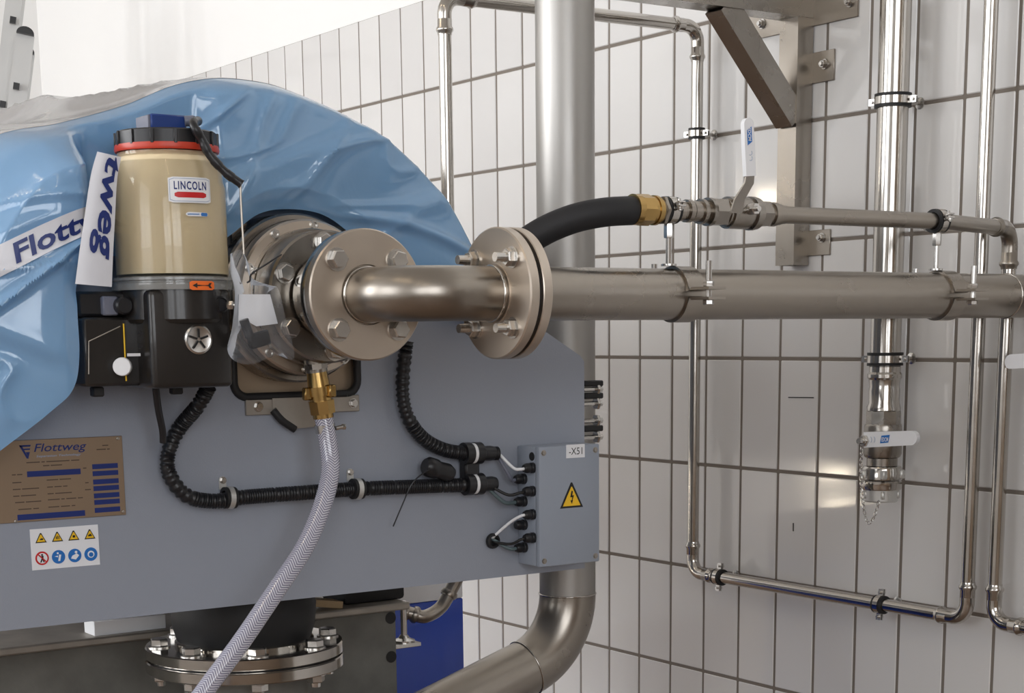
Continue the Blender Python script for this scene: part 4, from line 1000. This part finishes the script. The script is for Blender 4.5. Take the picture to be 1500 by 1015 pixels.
# printed bands on the film
def band(pts_px, wpx, Yb, name, parent, txt, u0, u1, vflip=False, th=.0006):
    """ribbon along a pixel path (centre line), lettering laid on it"""
    c = spline([V((x, y, 0)) for x, y in pts_px], 12); Ls = [0]
    for a, b in zip(c, c[1:]): Ls.append(Ls[-1] + (b - a).length)
    tot = Ls[-1]
    def at_(s):
        s = max(0, min(1, s)) * tot
        for i in range(len(c) - 1):
            if s <= Ls[i + 1]: k = (s - Ls[i]) / (Ls[i + 1] - Ls[i]); d = (c[i + 1] - c[i]).normalized(); return c[i].lerp(c[i + 1], k), d
        return c[-1], (c[-1] - c[-2]).normalized()
    def fn(u, v, off=0):                                   # u 0..1 along, v -.5...5 across
        p, d = at_(u); nrm = V((d.y, -d.x, 0)); w_ = wpx(u) if callable(wpx) else wpx
        q = p + nrm * v * w_; Y_ = Yb(u) if callable(Yb) else Yb
        if parent is sheet:                                # lies on the film
            pt = W(q.x, q.y, Y=-1.3); dr = (W(q.x, q.y, Y=-1.0) - pt).normalized(); hit = bvh.ray_cast(pt, dr)[0]
            if hit is not None: return hit - dr * (.0025 + off)
        return W(q.x, q.y, Y=Y_ - .012 * (1 - (2 * v) ** 2) * .3 - off)
    bm = bmesh.new(); n = 36; m_ = 8
    g = [[bm.verts.new(fn(i / n, j / m_ - .5)) for j in range(m_ + 1)] for i in range(n + 1)]
    for i in range(n):
        for j in range(m_): bm.faces.new((g[i][j], g[i + 1][j], g[i + 1][j + 1], g[i][j + 1]))
    o = obj(name, bm, 'whitefilm', parent, 70)
    for s, a, b, v0, v1 in txt:
        bm = bmesh.new(); lettering(bm, s, lambda u, v: fn(u, v, .0015), b - a, v1 - v0, .025, .2, a, v0); obj(name + '_print', bm, 'navy', o)
    return o
band([(-30, 396), (20, 372), (75, 345), (130, 322), (165, 318)], lambda u: 44 - 6 * u, lambda u: -1.118 - .005 * u, 'printed_band', sheet, [('r', .02, .13, -.3, .1), ('Flottw', .25, .97, -.36, .34)], 0, 1)
flap = tag(band([(160, 226), (152, 262), (146, 320), (141, 370), (137, 418)], lambda u: 36 + 18 * u, lambda u: -1.183 + .006 * u, 'printed_film_strip', None, [('tweg', .01, .80, -.24, .50)], 0, 1),
           'torn white film strip with blue lettering stuck beside the grease reservoir', 'film strip')

# ------------------------------------------------------------------ terminal box
bx0, bx1, byf, bz0, bz1 = -.994, -.867, -1.096, ZO - .331, ZO - .127
tb_ = thing('terminal_box', ((bx0 + bx1) / 2, (byf + YP) / 2, bz0), 'grey terminal box with high-voltage triangle on the panel corner', 'electrical box')
obj('box_body', bmx((box, ((bx0 + bx1) / 2, (byf + .012 + YP) / 2, (bz0 + bz1) / 2), (bx1 - bx0, YP - byf - .012, bz1 - bz0), {'bev': .003, 'seg': 2})), 'paint_box', tb_)
lid = obj('lid', bmx((box, ((bx0 + bx1) / 2, byf + .006, (bz0 + bz1) / 2), (bx1 - bx0 + .001, .013, bz1 - bz0 + .001), {'bev': .003, 'seg': 2})), 'paint_box', tb_)
for sx_ in (bx0 + .009, bx1 - .009):
    for sz_ in (bz0 + .010, bz1 - .010):
        bm = bmx((lathe, [(0, .0002), (.0052, .0002), (.0052, .0006), (.0036, .0008), (.0033, .002), (0, .0022)], (sx_, byf, sz_), (0, -1, 0), 16)); obj('lid_screw', bm, 'steel_dark', lid)
o0 = V(((bx0 + bx1) / 2, byf, bz0))
a, b = W(829, 649, Y=byf), W(856, 667, Y=byf); bm = bmesh.new(); box(bm, ((a.x + b.x) / 2, byf - .0006, (a.z + b.z) / 2 - .003), (b.x - a.x, .0012, a.z - b.z)); tg = obj('tag_plate', bm, 'paper', lid, label='white tag reading -X51')
bm = bmesh.new(); lettering(bm, '-X51', lambda u, v: V((u, byf - .0014, v)), (b.x - a.x) * .72, (a.z - b.z) * .52, .0, 0, a.x + (b.x - a.x) * .14, b.z - .003 + (a.z - b.z) * .24); obj('tag_text', bm, 'ink', tg)
tc_ = W(837, 727, Y=byf); q = V((tc_.x, byf, tc_.z)); S = .0245
flat(lid, 'triangle_border', 'ink', q, [[(-S, -S * .8), (S, -S * .8), (S * .06, S * .98), (-S * .06, S * .98)]], .0002)
flat(lid, 'voltage_triangle', 'yellow', q, [[(-S * .76, -S * .66), (S * .76, -S * .66), (S * .03, S * .68), (-S * .03, S * .68)]], .0007)
flat(lid, 'voltage_arrow', 'ink', q, [[(-.0005, .010), (.0022, .009), (.0005, .0005), (-.003, -.001)], [(-.003, .0005), (.0042, .0022), (.0036, .0002), (-.0024, -.0018)], [(.0014, .0012), (.0042, .0018), (.0004, -.009), (-.0008, -.009)], [(-.0028, -.0068), (.0022, -.0064), (.0, -.0125)]], .0012)
# cable glands on the left side
glands = []
for i, (x, y) in enumerate(((768, 685), (756, 701), (768, 719), (756, 734), (768, 753), (756, 768), (768, 787), (756, 801))):
    yy = -1.078 if i % 2 == 0 else -1.052
    zz_ = W(x, y, X=bx0 - .01).z; bm = bmesh.new(); c = V((bx0, yy, zz_))
    lathe(bm, [(0, 0), (.0092, 0), (.0092, .005), (.0078, .006), (.0085, .008), (.0085, .014), (.0062, .0195), (0, .0195)], c, (-1, 0, 0), 14); obj('cable_gland', bm, 'black', tb_, 25); glands.append(c + V((-.018, 0, 0)))
bm = bmx((lathe, [(0, 0), (.0075, 0), (.007, .0012), (0, .0012)], (bx0, -1.075, W(763, 667, X=bx0).z), (-1, 0, 0), 18)); obj('blind_plug', bm, 'rubber', tb_)

# ------------------------------------------------------------------ corrugated conduits, clips and cables on the panel
def corr(r0, pitch=.0042, amp=.0011): return lambda s: r0 + amp * (1 if (s / pitch) % 1 < .5 else -1)
def densify(pts, step=.0021):
    out = [pts[0]]; 
    for a, b in zip(pts, pts[1:]):
        n = max(1, round((b - a).length / step)); out += [a.lerp(b, k / n) for k in range(1, n + 1)]
    return out
YC = YP - .0180
def conduit(name, pts, lbl, r0=.0108, Ys=None):
    P_ = spline([W(x, y, Y=(YC if len(q) == 0 else q[0])) for x, y, *q in pts], 14); bm = bmesh.new(); tube(bm, densify(P_), corr(r0), 16)
    return tag(obj(name, bm, 'black', None, 80), lbl, 'cable conduit', 'black corrugated conduits on the grey panel')
conduit('cable_conduit', [(306, 566, -1.10), (290, 594, -1.08), (262, 628, -1.05), (247, 662), (248, 694), (272, 725), (312, 734), (360, 728), (440, 722), (525, 716), (600, 713), (660, 711), (694, 710)], 'black corrugated conduit sweeping from the grease pump to the terminal box')
conduit('cable_conduit', [(596, 500, -1.05), (591, 540), (590, 578), (598, 612), (620, 642), (652, 659), (690, 664), (728, 664)], 'black corrugated conduit curving down from behind the round flange')
def pclip(x, y, lbl, tab=True, w=.018):
    q = W(x, y, Y=YC); t = thing('cable_clip', (q.x, YC, q.z), lbl, 'cable clip', 'clips holding the conduits')
    bm = bmesh.new(); lathe(bm, [(.011, -w / 2), (.0165, -w / 2), (.0165, w / 2), (.011, w / 2)], q, (1, 0, -.05), 24); obj('clip_lining', bm, 'rubber', t)
    bm = bmesh.new(); lathe(bm, [(.0160, -.004), (.0174, -.004), (.0174, .004), (.0160, .004)], q, (1, 0, -.05), 24)
    if tab: poly(bm, [(-.006, .012), (.006, .012), (.006, .026)] + [(.006 * math.cos(a), .026 + .006 * math.sin(a)) for a in (.6, 1.2, 1.9, 2.5)] + [(-.006, .026)], (q.x - .003, YP - .0005, q.z), (1, 0, 0), (0, 0, 1), .002)
    obj('clip_band', bm, 'aluminium', t)
    if tab: hexbolt((q.x - .003, YP - .0025, q.z + .026), (0, -1, 0), t, .0045, True, .003)
pclip(336, 729, 'rubber-lined clip on the lower conduit left of the braided hose')
pclip(523, 716, 'rubber-lined clip on the lower conduit right of the braided hose')
mt = thing('conduit_mount', W(690, 690, Y=YC), 'black clip block joining both conduit ends near the terminal box', 'conduit clip')
for x, y in ((691, 664), (693, 709)):
    q = W(x, y, Y=YC); bm = bmesh.new(); lathe(bm, [(.012, -.017), (.0185, -.017), (.0185, -.004), (.0165, -.004), (.0165, .004), (.0185, .004), (.0185, .017), (.012, .017)], q, (1, 0, -.02), 20); obj('clip_shell', bm, 'black', mt)
    bm = bmesh.new(); lathe(bm, [(.016, -.0035), (.0172, -.0035), (.0172, .0035), (.016, .0035)], q + V((.002, 0, 0)), (1, 0, -.02), 20); obj('white_stripe', bm, 'white', mt)
    bm = bmesh.new(); c = W(x + 18, y, Y=YC); lathe(bm, [(0, -.016), (.0135, -.016), (.0135, -.004), (.0122, -.003), (.0128, .012), (.0112, .020), (0, .020)], c, (1, 0, -.02), 20); obj('end_sleeve', bm, 'black', mt)
q = W(688, 688, Y=YP - .012); bm = bmesh.new(); box(bm, q, (.03, .022, .034), bev=.004); obj('clip_block', bm, 'black', mt)
pl_ = thing('loose_plug', W(645, 700, Y=YC - .01), 'black round connector tied above the lower conduit', 'connector')
qa, qb = W(622, 682, Y=YC - .012), W(672, 697, Y=YC - .012); bm = bmesh.new(); lathe(bm, [(0, 0), (.012, 0), (.0165, .006), (.0165, .022), (.014, .026), (.015, .046), (.010, .056), (0, .056)], qa, qb - qa, 20); obj('plug_shell', bm, 'black', pl_)
bm = bmesh.new(); tube(bm, spline([W(650, 680, Y=YC - .02), W(625, 690, Y=YC - .026), W(604, 708, Y=YC - .026), W(590, 738, Y=YC - .020), W(576, 771, Y=YC - .012)], 8), .0011, 6); obj('cable_tie', bm, 'black', pl_)
g0 = W(729, 666, Y=YC); g1 = W(712, 711, Y=YC)
for i, (st, gl, mm, rr) in enumerate(((g0, 0, 'white', .0026), (g0, 1, 'greycap', .003), (g1, 2, 'ink', .0026), (g1, 3, 'teal', .0034), (gq, 4, 'white', .0026), (gq, 6, 'ink', .0024), (gq, 7, 'teal', .003))):
    en = glands[gl]; st = V(st) + V((0, 0, .004 - .006 * (i % 2))); mid_ = (st + en) / 2 + V((.0, -.006, -.012 if i < 4 else (.008 if i == 4 else -.006)))
    bm = bmesh.new(); tube(bm, spline([st, mid_, en + V((-.008, 0, -.001)), en + V((.004, 0, 0))], 8), rr, 10)
    tag(obj('signal_cable', bm, mm), ['thin white cable from the upper conduit to the top gland', 'grey cable from the upper conduit to the second gland', 'thin black cable from the lower conduit to the terminal box', 'grey-green cable from the lower conduit to the terminal box',
        'thin white cable rising from the panel grommet to the terminal box', 'thin black cable from the panel grommet to the terminal box', 'grey-green cable from the panel grommet to the lowest gland'][i], 'cable', 'short cables entering the terminal box')

# ------------------------------------------------------------------ brass drain coupling and braided hose
dc = thing('brass_coupling', W(468, 612, Y=-1.135), 'brass claw coupling below the bearing housing', 'hose coupling')
ct, cb = W(462, 532, Y=-1.135), W(474, 612, Y=-1.135); cd = (cb - ct); CL = cd.length; cd.normalize()
def seg2(bm, t0, t1, ra, rb=None, n=24): cyl(bm, ct + cd * CL * t0, ct + cd * CL * t1, ra, rb, n)
bm = bmesh.new(); seg2(bm, -.1, .16, .0165); seg2(bm, .0, .10, .0185, None, 8); obj('drain_nipple', bm, 'steel_dark', dc, 25)
bm = bmesh.new(); seg2(bm, .14, .45, .0155, .0175); seg2(bm, .42, .58, .020); obj('coupling_body', bm, 'brass', dc, 25)
for k in range(3):
    a = k * 2 * PI / 3 + .5; aa, s_, t_ = frame_of(cd); bm = bmesh.new(); p = ct + cd * CL * .52 + (s_ * math.cos(a) + t_ * math.sin(a)) * .0215
    box(bm, p, (.012, .012, .019), bev=.002); obj('coupling_claw', bm, 'brass', dc)
bm = bmesh.new(); seg2(bm, .58, .70, .0172); seg2(bm, .68, .92, .0205, .0198, 8); seg2(bm, .90, 1.0, .0158); obj('coupling_nut', bm, 'brass', dc, 25)
bh = thing('braided_hose', W(300, 1020, Y=-1.2), 'clear braided hose hanging from the brass coupling', 'hose')
hpts = spline([cb - cd * .006, W(481, 650, Y=-1.14), W(484, 690, Y=-1.15), W(473, 738, Y=-1.165), W(447, 800, Y=-1.18), W(405, 864, Y=-1.19), W(352, 942, Y=-1.20), W(300, 1012, Y=-1.205), W(240, 1095, Y=-1.21), W(150, 1230, Y=-1.2)], 14)
obj('hose_wall', bmx((tube, hpts, .0142, 28)), 'hose_clear', bh, 60)
bm = bmesh.new(); q = cb + cd * .016; lathe(bm, [(.0143, -.006), (.0158, -.006), (.0158, .006), (.0143, .006)], q, cd, 24); cyl(bm, q + V((.012, -.012, 0)), q + V((.024, -.014, .002)), .0034, n=10); hexp(bm, q + V((.022, -.014, .002)), (1, -.1, 0), .0048, .005); obj('hose_clip', bm, 'bolt', bh, 25)

# ------------------------------------------------------------------ plastic bag with spare plug and paper
YG = -1.235
bag = thing('plastic_bag', W(380, 530, Y=YG), 'small clear plastic bag hanging beside the bearing housing', 'bag')
def blob(outline, Yc, thick, name, m, parent, seed, nn=14):
    cx = sum(p[0] for p in outline) / len(outline); cy = sum(p[1] for p in outline) / len(outline); bm = bmesh.new()
    O = [(p.x, p.y) for p in spline([V((*p, 0)) for p in outline + outline[:1]], 4)][:-1]; rows = []
    for sgn in (1, -1):
        rr = []
        for j in range(nn + 1):
            k = j / nn; ring_ = []
            for (x, y) in O:
                qx, qy = cx + (x - cx) * k, cy + (y - cy) * k
                h = thick * (1 - k ** 2.2) * .5 + .004 * noise.noise(V((qx * .055, qy * .055, seed + sgn))) * (1 - k ** 6) + .003 * (1 - abs(noise.noise(V((qx * .09, qy * .04, seed * 2 + sgn))))) ** 4 * (1 - k ** 6)
                ring_.append(W(qx, qy, Y=Yc - sgn * h))
            rr.append(ring_)
        rows.append(rr)
    vs = [[[bm.verts.new(p) for p in ring_] for ring_ in rr[1:]] for rr in rows]; n = len(O)
    for si in (0, 1):
        c0 = bm.verts.new(rows[si][0][0])
        for i in range(n): bm.faces.new((c0, vs[si][0][i], vs[si][0][(i + 1) % n]))
        for a, b in zip(vs[si], vs[si][1:]):
            for i in range(n): bm.faces.new((a[i], b[i], b[(i + 1) % n], a[(i + 1) % n]))
    bmesh.ops.remove_doubles(bm, verts=bm.verts[:], dist=.0004)
    return obj(name, bm, m, parent, 75)
blob([(337, 372), (352, 366), (364, 385), (370, 408), (396, 418), (408, 424), (418, 465), (431, 524), (402, 520), (372, 533), (346, 530), (333, 512), (340, 480), (344, 430), (338, 400)], YG, .036, 'bag_film', 'bag', bag, 3.3)
bm = bmesh.new(); tube(bm, spline([W(412, 373, Y=-1.20), W(390, 387, Y=-1.22), W(369, 401, Y=-1.245), W(366, 411, Y=-1.25), W(362, 414, Y=-1.25)], 8), .0013, 7); obj('hanging_tie', bm, 'black', bag)
pp = [W(x, y, Y=YG + .0045) for x, y in ((350, 431), (396, 431), (407, 474), (376, 478), (365, 472), (349, 478))]
bm = bmesh.new(); vs = [bm.verts.new(p + V((0, .0006 * (i % 2), 0))) for i, p in enumerate(pp)]; f_ = bm.faces.new(vs); g = bmesh.ops.extrude_face_region(bm, geom=[f_]); bmesh.ops.translate(bm, vec=(0, .0008, 0), verts=[v for v in g['geom'] if isinstance(v, bmesh.types.BMVert)])
tag(obj('folded_leaflet', bm, 'paper'), 'folded white leaflet inside the clear bag', 'paper')
sp_ = thing('spare_plug', W(370, 520, Y=YG), 'black angled plug connector inside the clear bag', 'connector')
bm = bmesh.new(); cyl(bm, W(357, 468, Y=YG - .003), W(366, 494, Y=YG - .003), .0066, n=18); obj('plug_neck', bm, 'black', sp_)
bm = bmesh.new(); box(bm, W(379, 497, Y=YG - .002), (.032, .011, .021), rot=Matrix.Rotation(-.25, 3, 'Y'), bev=.002); obj('plug_block', bm, 'black', sp_)

# ------------------------------------------------------------------ outlet bellows, flanges and base frame under the panel
YO = -.82; zo = lambda y: W(355, y, Y=YO).z
ob_ = thing('outlet_bellows', (XA, YO, 0), 'black rubber bellows on a large bolted stainless flange below the panel', 'bellows')
def LO(name, pr, m, n=64, ang=30, parent=ob_):
    bm = bmesh.new(); lathe(bm, pr, (XA, YO, 0), (0, 0, 1), n); return obj(name, bm, m, parent, ang)
zt_ = zo(935); zb_ = zo(955)
z_fl1, z_fl0, z_f1, z_f0 = ZO - .452, ZO - .472, ZO - .475, ZO - .495
LO('bellows', [(.10, ZO - .345), (.112, ZO - .345), (.124, ZO - .385), (.121, ZO - .42), (.113, ZO - .447), (.10, ZO - .447)], 'rubber')
LO('inner_collar', [(.09, ZO - .456), (.118, ZO - .456), (.118, ZO - .446), (.114, ZO - .443), (.09, ZO - .443)], 'bright')
uf = LO('upper_flange', [(.08, z_fl0), (.166, z_fl0), (.168, z_fl0 + .002), (.168, z_fl1 - .002), (.166, z_fl1), (.08, z_fl1)], 'bright', 80)
lf = LO('lower_flange', [(.08, z_f0), (.166, z_f0), (.168, z_f0 + .002), (.168, z_f1 - .002), (.166, z_f1), (.08, z_f1)], 'bright', 80)
LO('flange_gasket', [(.08, z_f1), (.160, z_f1), (.160, z_fl0), (.08, z_fl0)], 'rubber')
LO('chute', [(.10, .0), (.105, .02), (.105, z_f0)], 'concrete')
for k in range(8):
    a = 2 * PI * (k + .5) / 8 + .1; c = V((XA + .144 * math.cos(a), YO + .144 * math.sin(a), z_fl1))
    hexbolt(c, (0, 0, 1), uf, .0155, True, .013, 0); hexbolt(V((c.x, c.y, z_f0)), (0, 0, -1), lf, .0155, True, .013, .008, 'nut')
LO('top_collar', [(.10, ZO - .348), (.135, ZO - .348), (.135, ZO - .36), (.10, ZO - .36)], 'steel_dark')
YBm = -.60
bmz = W(120, 925, Y=YBm - .03).z
fr2 = thing('base_frame', (-1.6, YBm + .1, 0), 'weathered grey steel base beam with bolt holes under the machine', 'beam')
xr_ = W(581, 940, Y=YBm).x; zt2 = W(505, 897, Y=YBm).z
bm = bmesh.new(); box(bm, ((xr_ - 2.6) / 2, YBm + .06, (zt2 + .5) / 2 - .006), (xr_ + 2.6, .12, zt2 - .5), bev=.003)
web = obj('beam_web', bm, 'concrete', fr2)
bm = bmesh.new(); box(bm, ((xr_ - 2.6) / 2 + .005, YBm + .05, zt2 + .006), (xr_ + 2.61, .18, .014), bev=.003); obj('top_strip', bm, 'galv', fr2)
for x, y in ((572, 905), (573, 962)):
    q = W(x, y, Y=YBm); bm = bmx((lathe, [(0, .0008), (.0118, .0008), (.0118, .0002)], q, (0, -1, 0), 24)); obj('bolt_hole', bm, 'ink', web)
for xx in (-2.45, -1.9, xr_ - .05):
    bm = bmesh.new(); box(bm, (xx, YBm + .06, .25), (.1, .1, .5)); obj('frame_leg', bm, 'concrete', fr2)
a, b = W(136, 912, Y=YBm - .02), W(241, 900, Y=YBm - .02)
wp = obj('flat_bar', bmx((box, ((a.x + b.x) / 2, YBm + .0, zt2 + .026), (b.x - a.x, .05, .026), {'bev': .001})), 'white', None); tag(wp, 'short white bar lying on the base beam beside the bellows', 'bar')
a = W(452, 885, Y=YBm - .03); b = W(508, 893, Y=YBm - .03)
tag(obj('wooden_shim', bmx((box, ((a.x + b.x) / 2, YBm - .0, zt2 + .0245), (.075, .045, .014), {'bev': .001, 'rot': Matrix.Rotation(.16, 3, 'Y')})), 'wood'), 'small raw wooden wedge on the beam beside the bellows', 'wood wedge')
# second rubber mount and levelling foot
rmq = W(543, 880, Y=YBm + .02)
rm = thing('rubber_mount', (rmq.x, YBm + .04, zt2 + .013), 'flat black rubber mount between the beam end and the machine', 'machine mount')
bm = bmesh.new(); box(bm, (rmq.x, YBm + .05, (zt2 + .013 + ZO - .335) / 2), (.135, .10, ZO - .335 - zt2 - .013), bev=.008, seg=2); obj('rubber_block', bm, 'rubber', rm)
bm = bmesh.new(); q = W(591, 900, Y=YBm + .03); cyl(bm, (q.x, q.y, W(591, 945, Y=YBm + .03).z), (q.x, q.y, zt2 + .004), .0065, n=14); zq = W(591, 940, Y=YBm + .03).z; lathe(bm, [(0, 0), (.022, 0), (.022, .004), (.012, .008), (.008, .014), (0, .014)], (q.x, q.y, zq), (0, 0, 1), 20); box(bm, (q.x - .02, q.y, zq - .004), (.09, .05, .008), bev=.001)
obj('levelling_foot', bm, 'bolt', fr2, 30)
# small bent drain pipe
dq = thing('drain_bend', W(600, 900, Y=-.52), 'short bent stainless pipe below the panel in front of the blue cabinet', 'pipe')
dpts = spline([W(588, 896, Y=-.50), W(604, 899, Y=-.51), W(622, 903, Y=-.52), W(645, 890, Y=-.52), W(662, 862, Y=-.52), W(680, 826, Y=-.52)], 8)
obj('bend_tube', bmx((tube, dpts, .0138, 20)), 'steel', dq, 60)
for i in (3, 10, 30):
    d = (dpts[i + 1] - dpts[i]).normalized(); obj('socket_ring', bmx((lathe, [(.013, -.006), (.0165, -.006), (.0185, 0), (.0165, .006), (.013, .006)], dpts[i], d, 20)), 'steel', dq)
# blue cabinet by the wall
yb_ = -.2; xr2 = W(679, 900, Y=yb_).x; zt3 = W(640, 880, Y=yb_).z
bc = thing('blue_cabinet', (xr2 - .5, yb_ + .14, 0), 'glossy blue cabinet with a white lid behind the base frame', 'cabinet')
obj('cabinet_body', bmx((box, (xr2 - .5, yb_ + .11, zt3 / 2), (1.0, .22, zt3), {'bev': .004, 'seg': 2})), 'bluepaint', bc)
obj('cabinet_lid', bmx((box, (xr2 - .5, yb_ + .11, zt3 + .05), (1.0, .22, .10), {'bev': .004, 'seg': 2})), 'white', bc)

# ------------------------------------------------------------------ ladder in the far corner
ld = 5.6
rg = V((CR.col[0].x, CR.col[0].y, 0)).normalized(); _q = W(30, 80, d=ld) - CC; fw = V((_q.x, _q.y, 0)).normalized(); rg = V((fw.y, -fw.x, 0))
lu = (V((0, 0, 1)) + rg * .185).normalized(); lw_ = lu.cross(fw).normalized()
if lw_.dot(rg) < 0: lw_ = -lw_
ladt = thing('extension_ladder', W(20, 80, d=ld) - V((0, 0, W(20, 80, d=ld).z)) , 'aluminium extension ladder leaning in the white far corner', 'ladder')
def rail(p_top, w_, dpt, length, name):
    bm = bmesh.new(); c = p_top - lu * length / 2
    box(bm, c, (1, 1, 1), rot=Matrix((lw_ * w_, fw * dpt, lu * length)).transposed(), bev=0); return obj(name, bm, 'ladder_alu', ladt)
tA = W(37, 52, d=ld); lenA = tA.z / lu.z
tB = W(21, -8, d=ld + .05) + lu * .9; lenB = (tB.z - .5) / lu.z
for dz in (0, .38):
    rA = rail(tA + fw * dz, .060, .024, lenA, 'side_rail'); rB = rail(tB + fw * (dz + .012), .052, .022, lenB, 'upper_rail')
    bm = bmesh.new(); pf = [(.029 * math.cos(a), .024 * math.sin(a)) for a in [PI * i / 10 for i in range(11)]]
    poly(bm, pf, tA + fw * (dz - .012), lw_, lu, .024); obj('end_cap', bm, 'black', ladt)
k0 = W(24, 127, d=ld)
for i in range(9):
    c = k0 + lu * .28 * (i - 7)
    if c.z < .05 or (c - tA).dot(lu) > -.03: continue
    bm = bmesh.new(); box(bm, c + fw * .19, (1, 1, 1), rot=Matrix((lw_ * .020, fw * .38, lu * .020)).transposed()); obj('rung', bm, 'ladder_alu', ladt)
    bm = bmesh.new(); box(bm, c - fw * .0135, (1, 1, 1), rot=Matrix((lw_ * .020, fw * .006, lu * .022)).transposed()); obj('rung_plug', bm, 'black', ladt)
k1 = W(19, 30, d=ld + .05)
for i in range(7):
    c = k1 + lu * .28 * (i - 4) + fw * .0
    bm = bmesh.new(); box(bm, c + fw * .19, (1, 1, 1), rot=Matrix((lw_ * .020, fw * .40, lu * .020)).transposed()); obj('rung', bm, 'ladder_alu', ladt)
    bm = bmesh.new(); box(bm, c - fw * .006, (1, 1, 1), rot=Matrix((lw_ * .020, fw * .014, lu * .022)).transposed()); obj('rung_plug', bm, 'black', ladt)

# ------------------------------------------------------------------ ceiling lamps of the hall (they mirror in the glaze and the pipes)
for x, y in ((-3.2, -4.6), (-3.2, -2.2), (-3.2, .6)):
    t = thing('ceiling_lamp', (x, y, ROOM_Z - .1), {-4.6: 'long warm strip lamp under the ceiling nearest the ochre wall', -2.2: 'long warm strip lamp under the ceiling between two others', .6: 'long warm strip lamp under the ceiling nearest the white far wall'}[y], 'lamp', 'strip lamps under the ceiling')
    obj('lamp_housing', bmx((box, (x, y, ROOM_Z - .03), (.14, 1.3, .06), {'bev': .004})), 'white', t)
    m = bpy.data.materials.get('lamp_tube') or mat('lamp_tube', (1, .9, .7), .4)
    b_ = m.node_tree.nodes['Principled BSDF']; b_.inputs['Emission Color'].default_value = (1, .80, .55, 1); b_.inputs['Emission Strength'].default_value = 14
    obj('lamp_tube', bmx((cyl, (x, y - .6, ROOM_Z - .075), (x, y + .6, ROOM_Z - .075), .02, None, 16)), m, t)

for (x, z), lbl in (((-4.3, 2.43), 'small bright bulkhead lamp high on the white far wall'), ((-4.9, .80), 'small bright bulkhead lamp low on the white far wall'), ((-4.95, .55), 'small bright bulkhead lamp lowest on the white far wall')):
    t = thing('bulkhead_lamp', (x, ROOM_Y1 - .03, z - .06), lbl, 'lamp', 'bulkhead lamps on the far wall')
    obj('lamp_base', bmx((box, (x, ROOM_Y1 - .015, z), (.22, .03, .12), {'bev': .004})), 'white', t)
    m = bpy.data.materials.get('lamp_glass') or mat('lamp_glass', (1, .9, .7), .4)
    b_ = m.node_tree.nodes['Principled BSDF']; b_.inputs['Emission Color'].default_value = (1, .86, .66, 1); b_.inputs['Emission Strength'].default_value = 40
    obj('lamp_glass', bmx((box, (x, ROOM_Y1 - .045, z), (.19, .03, .09), {'bev': .008, 'seg': 2})), m, t)
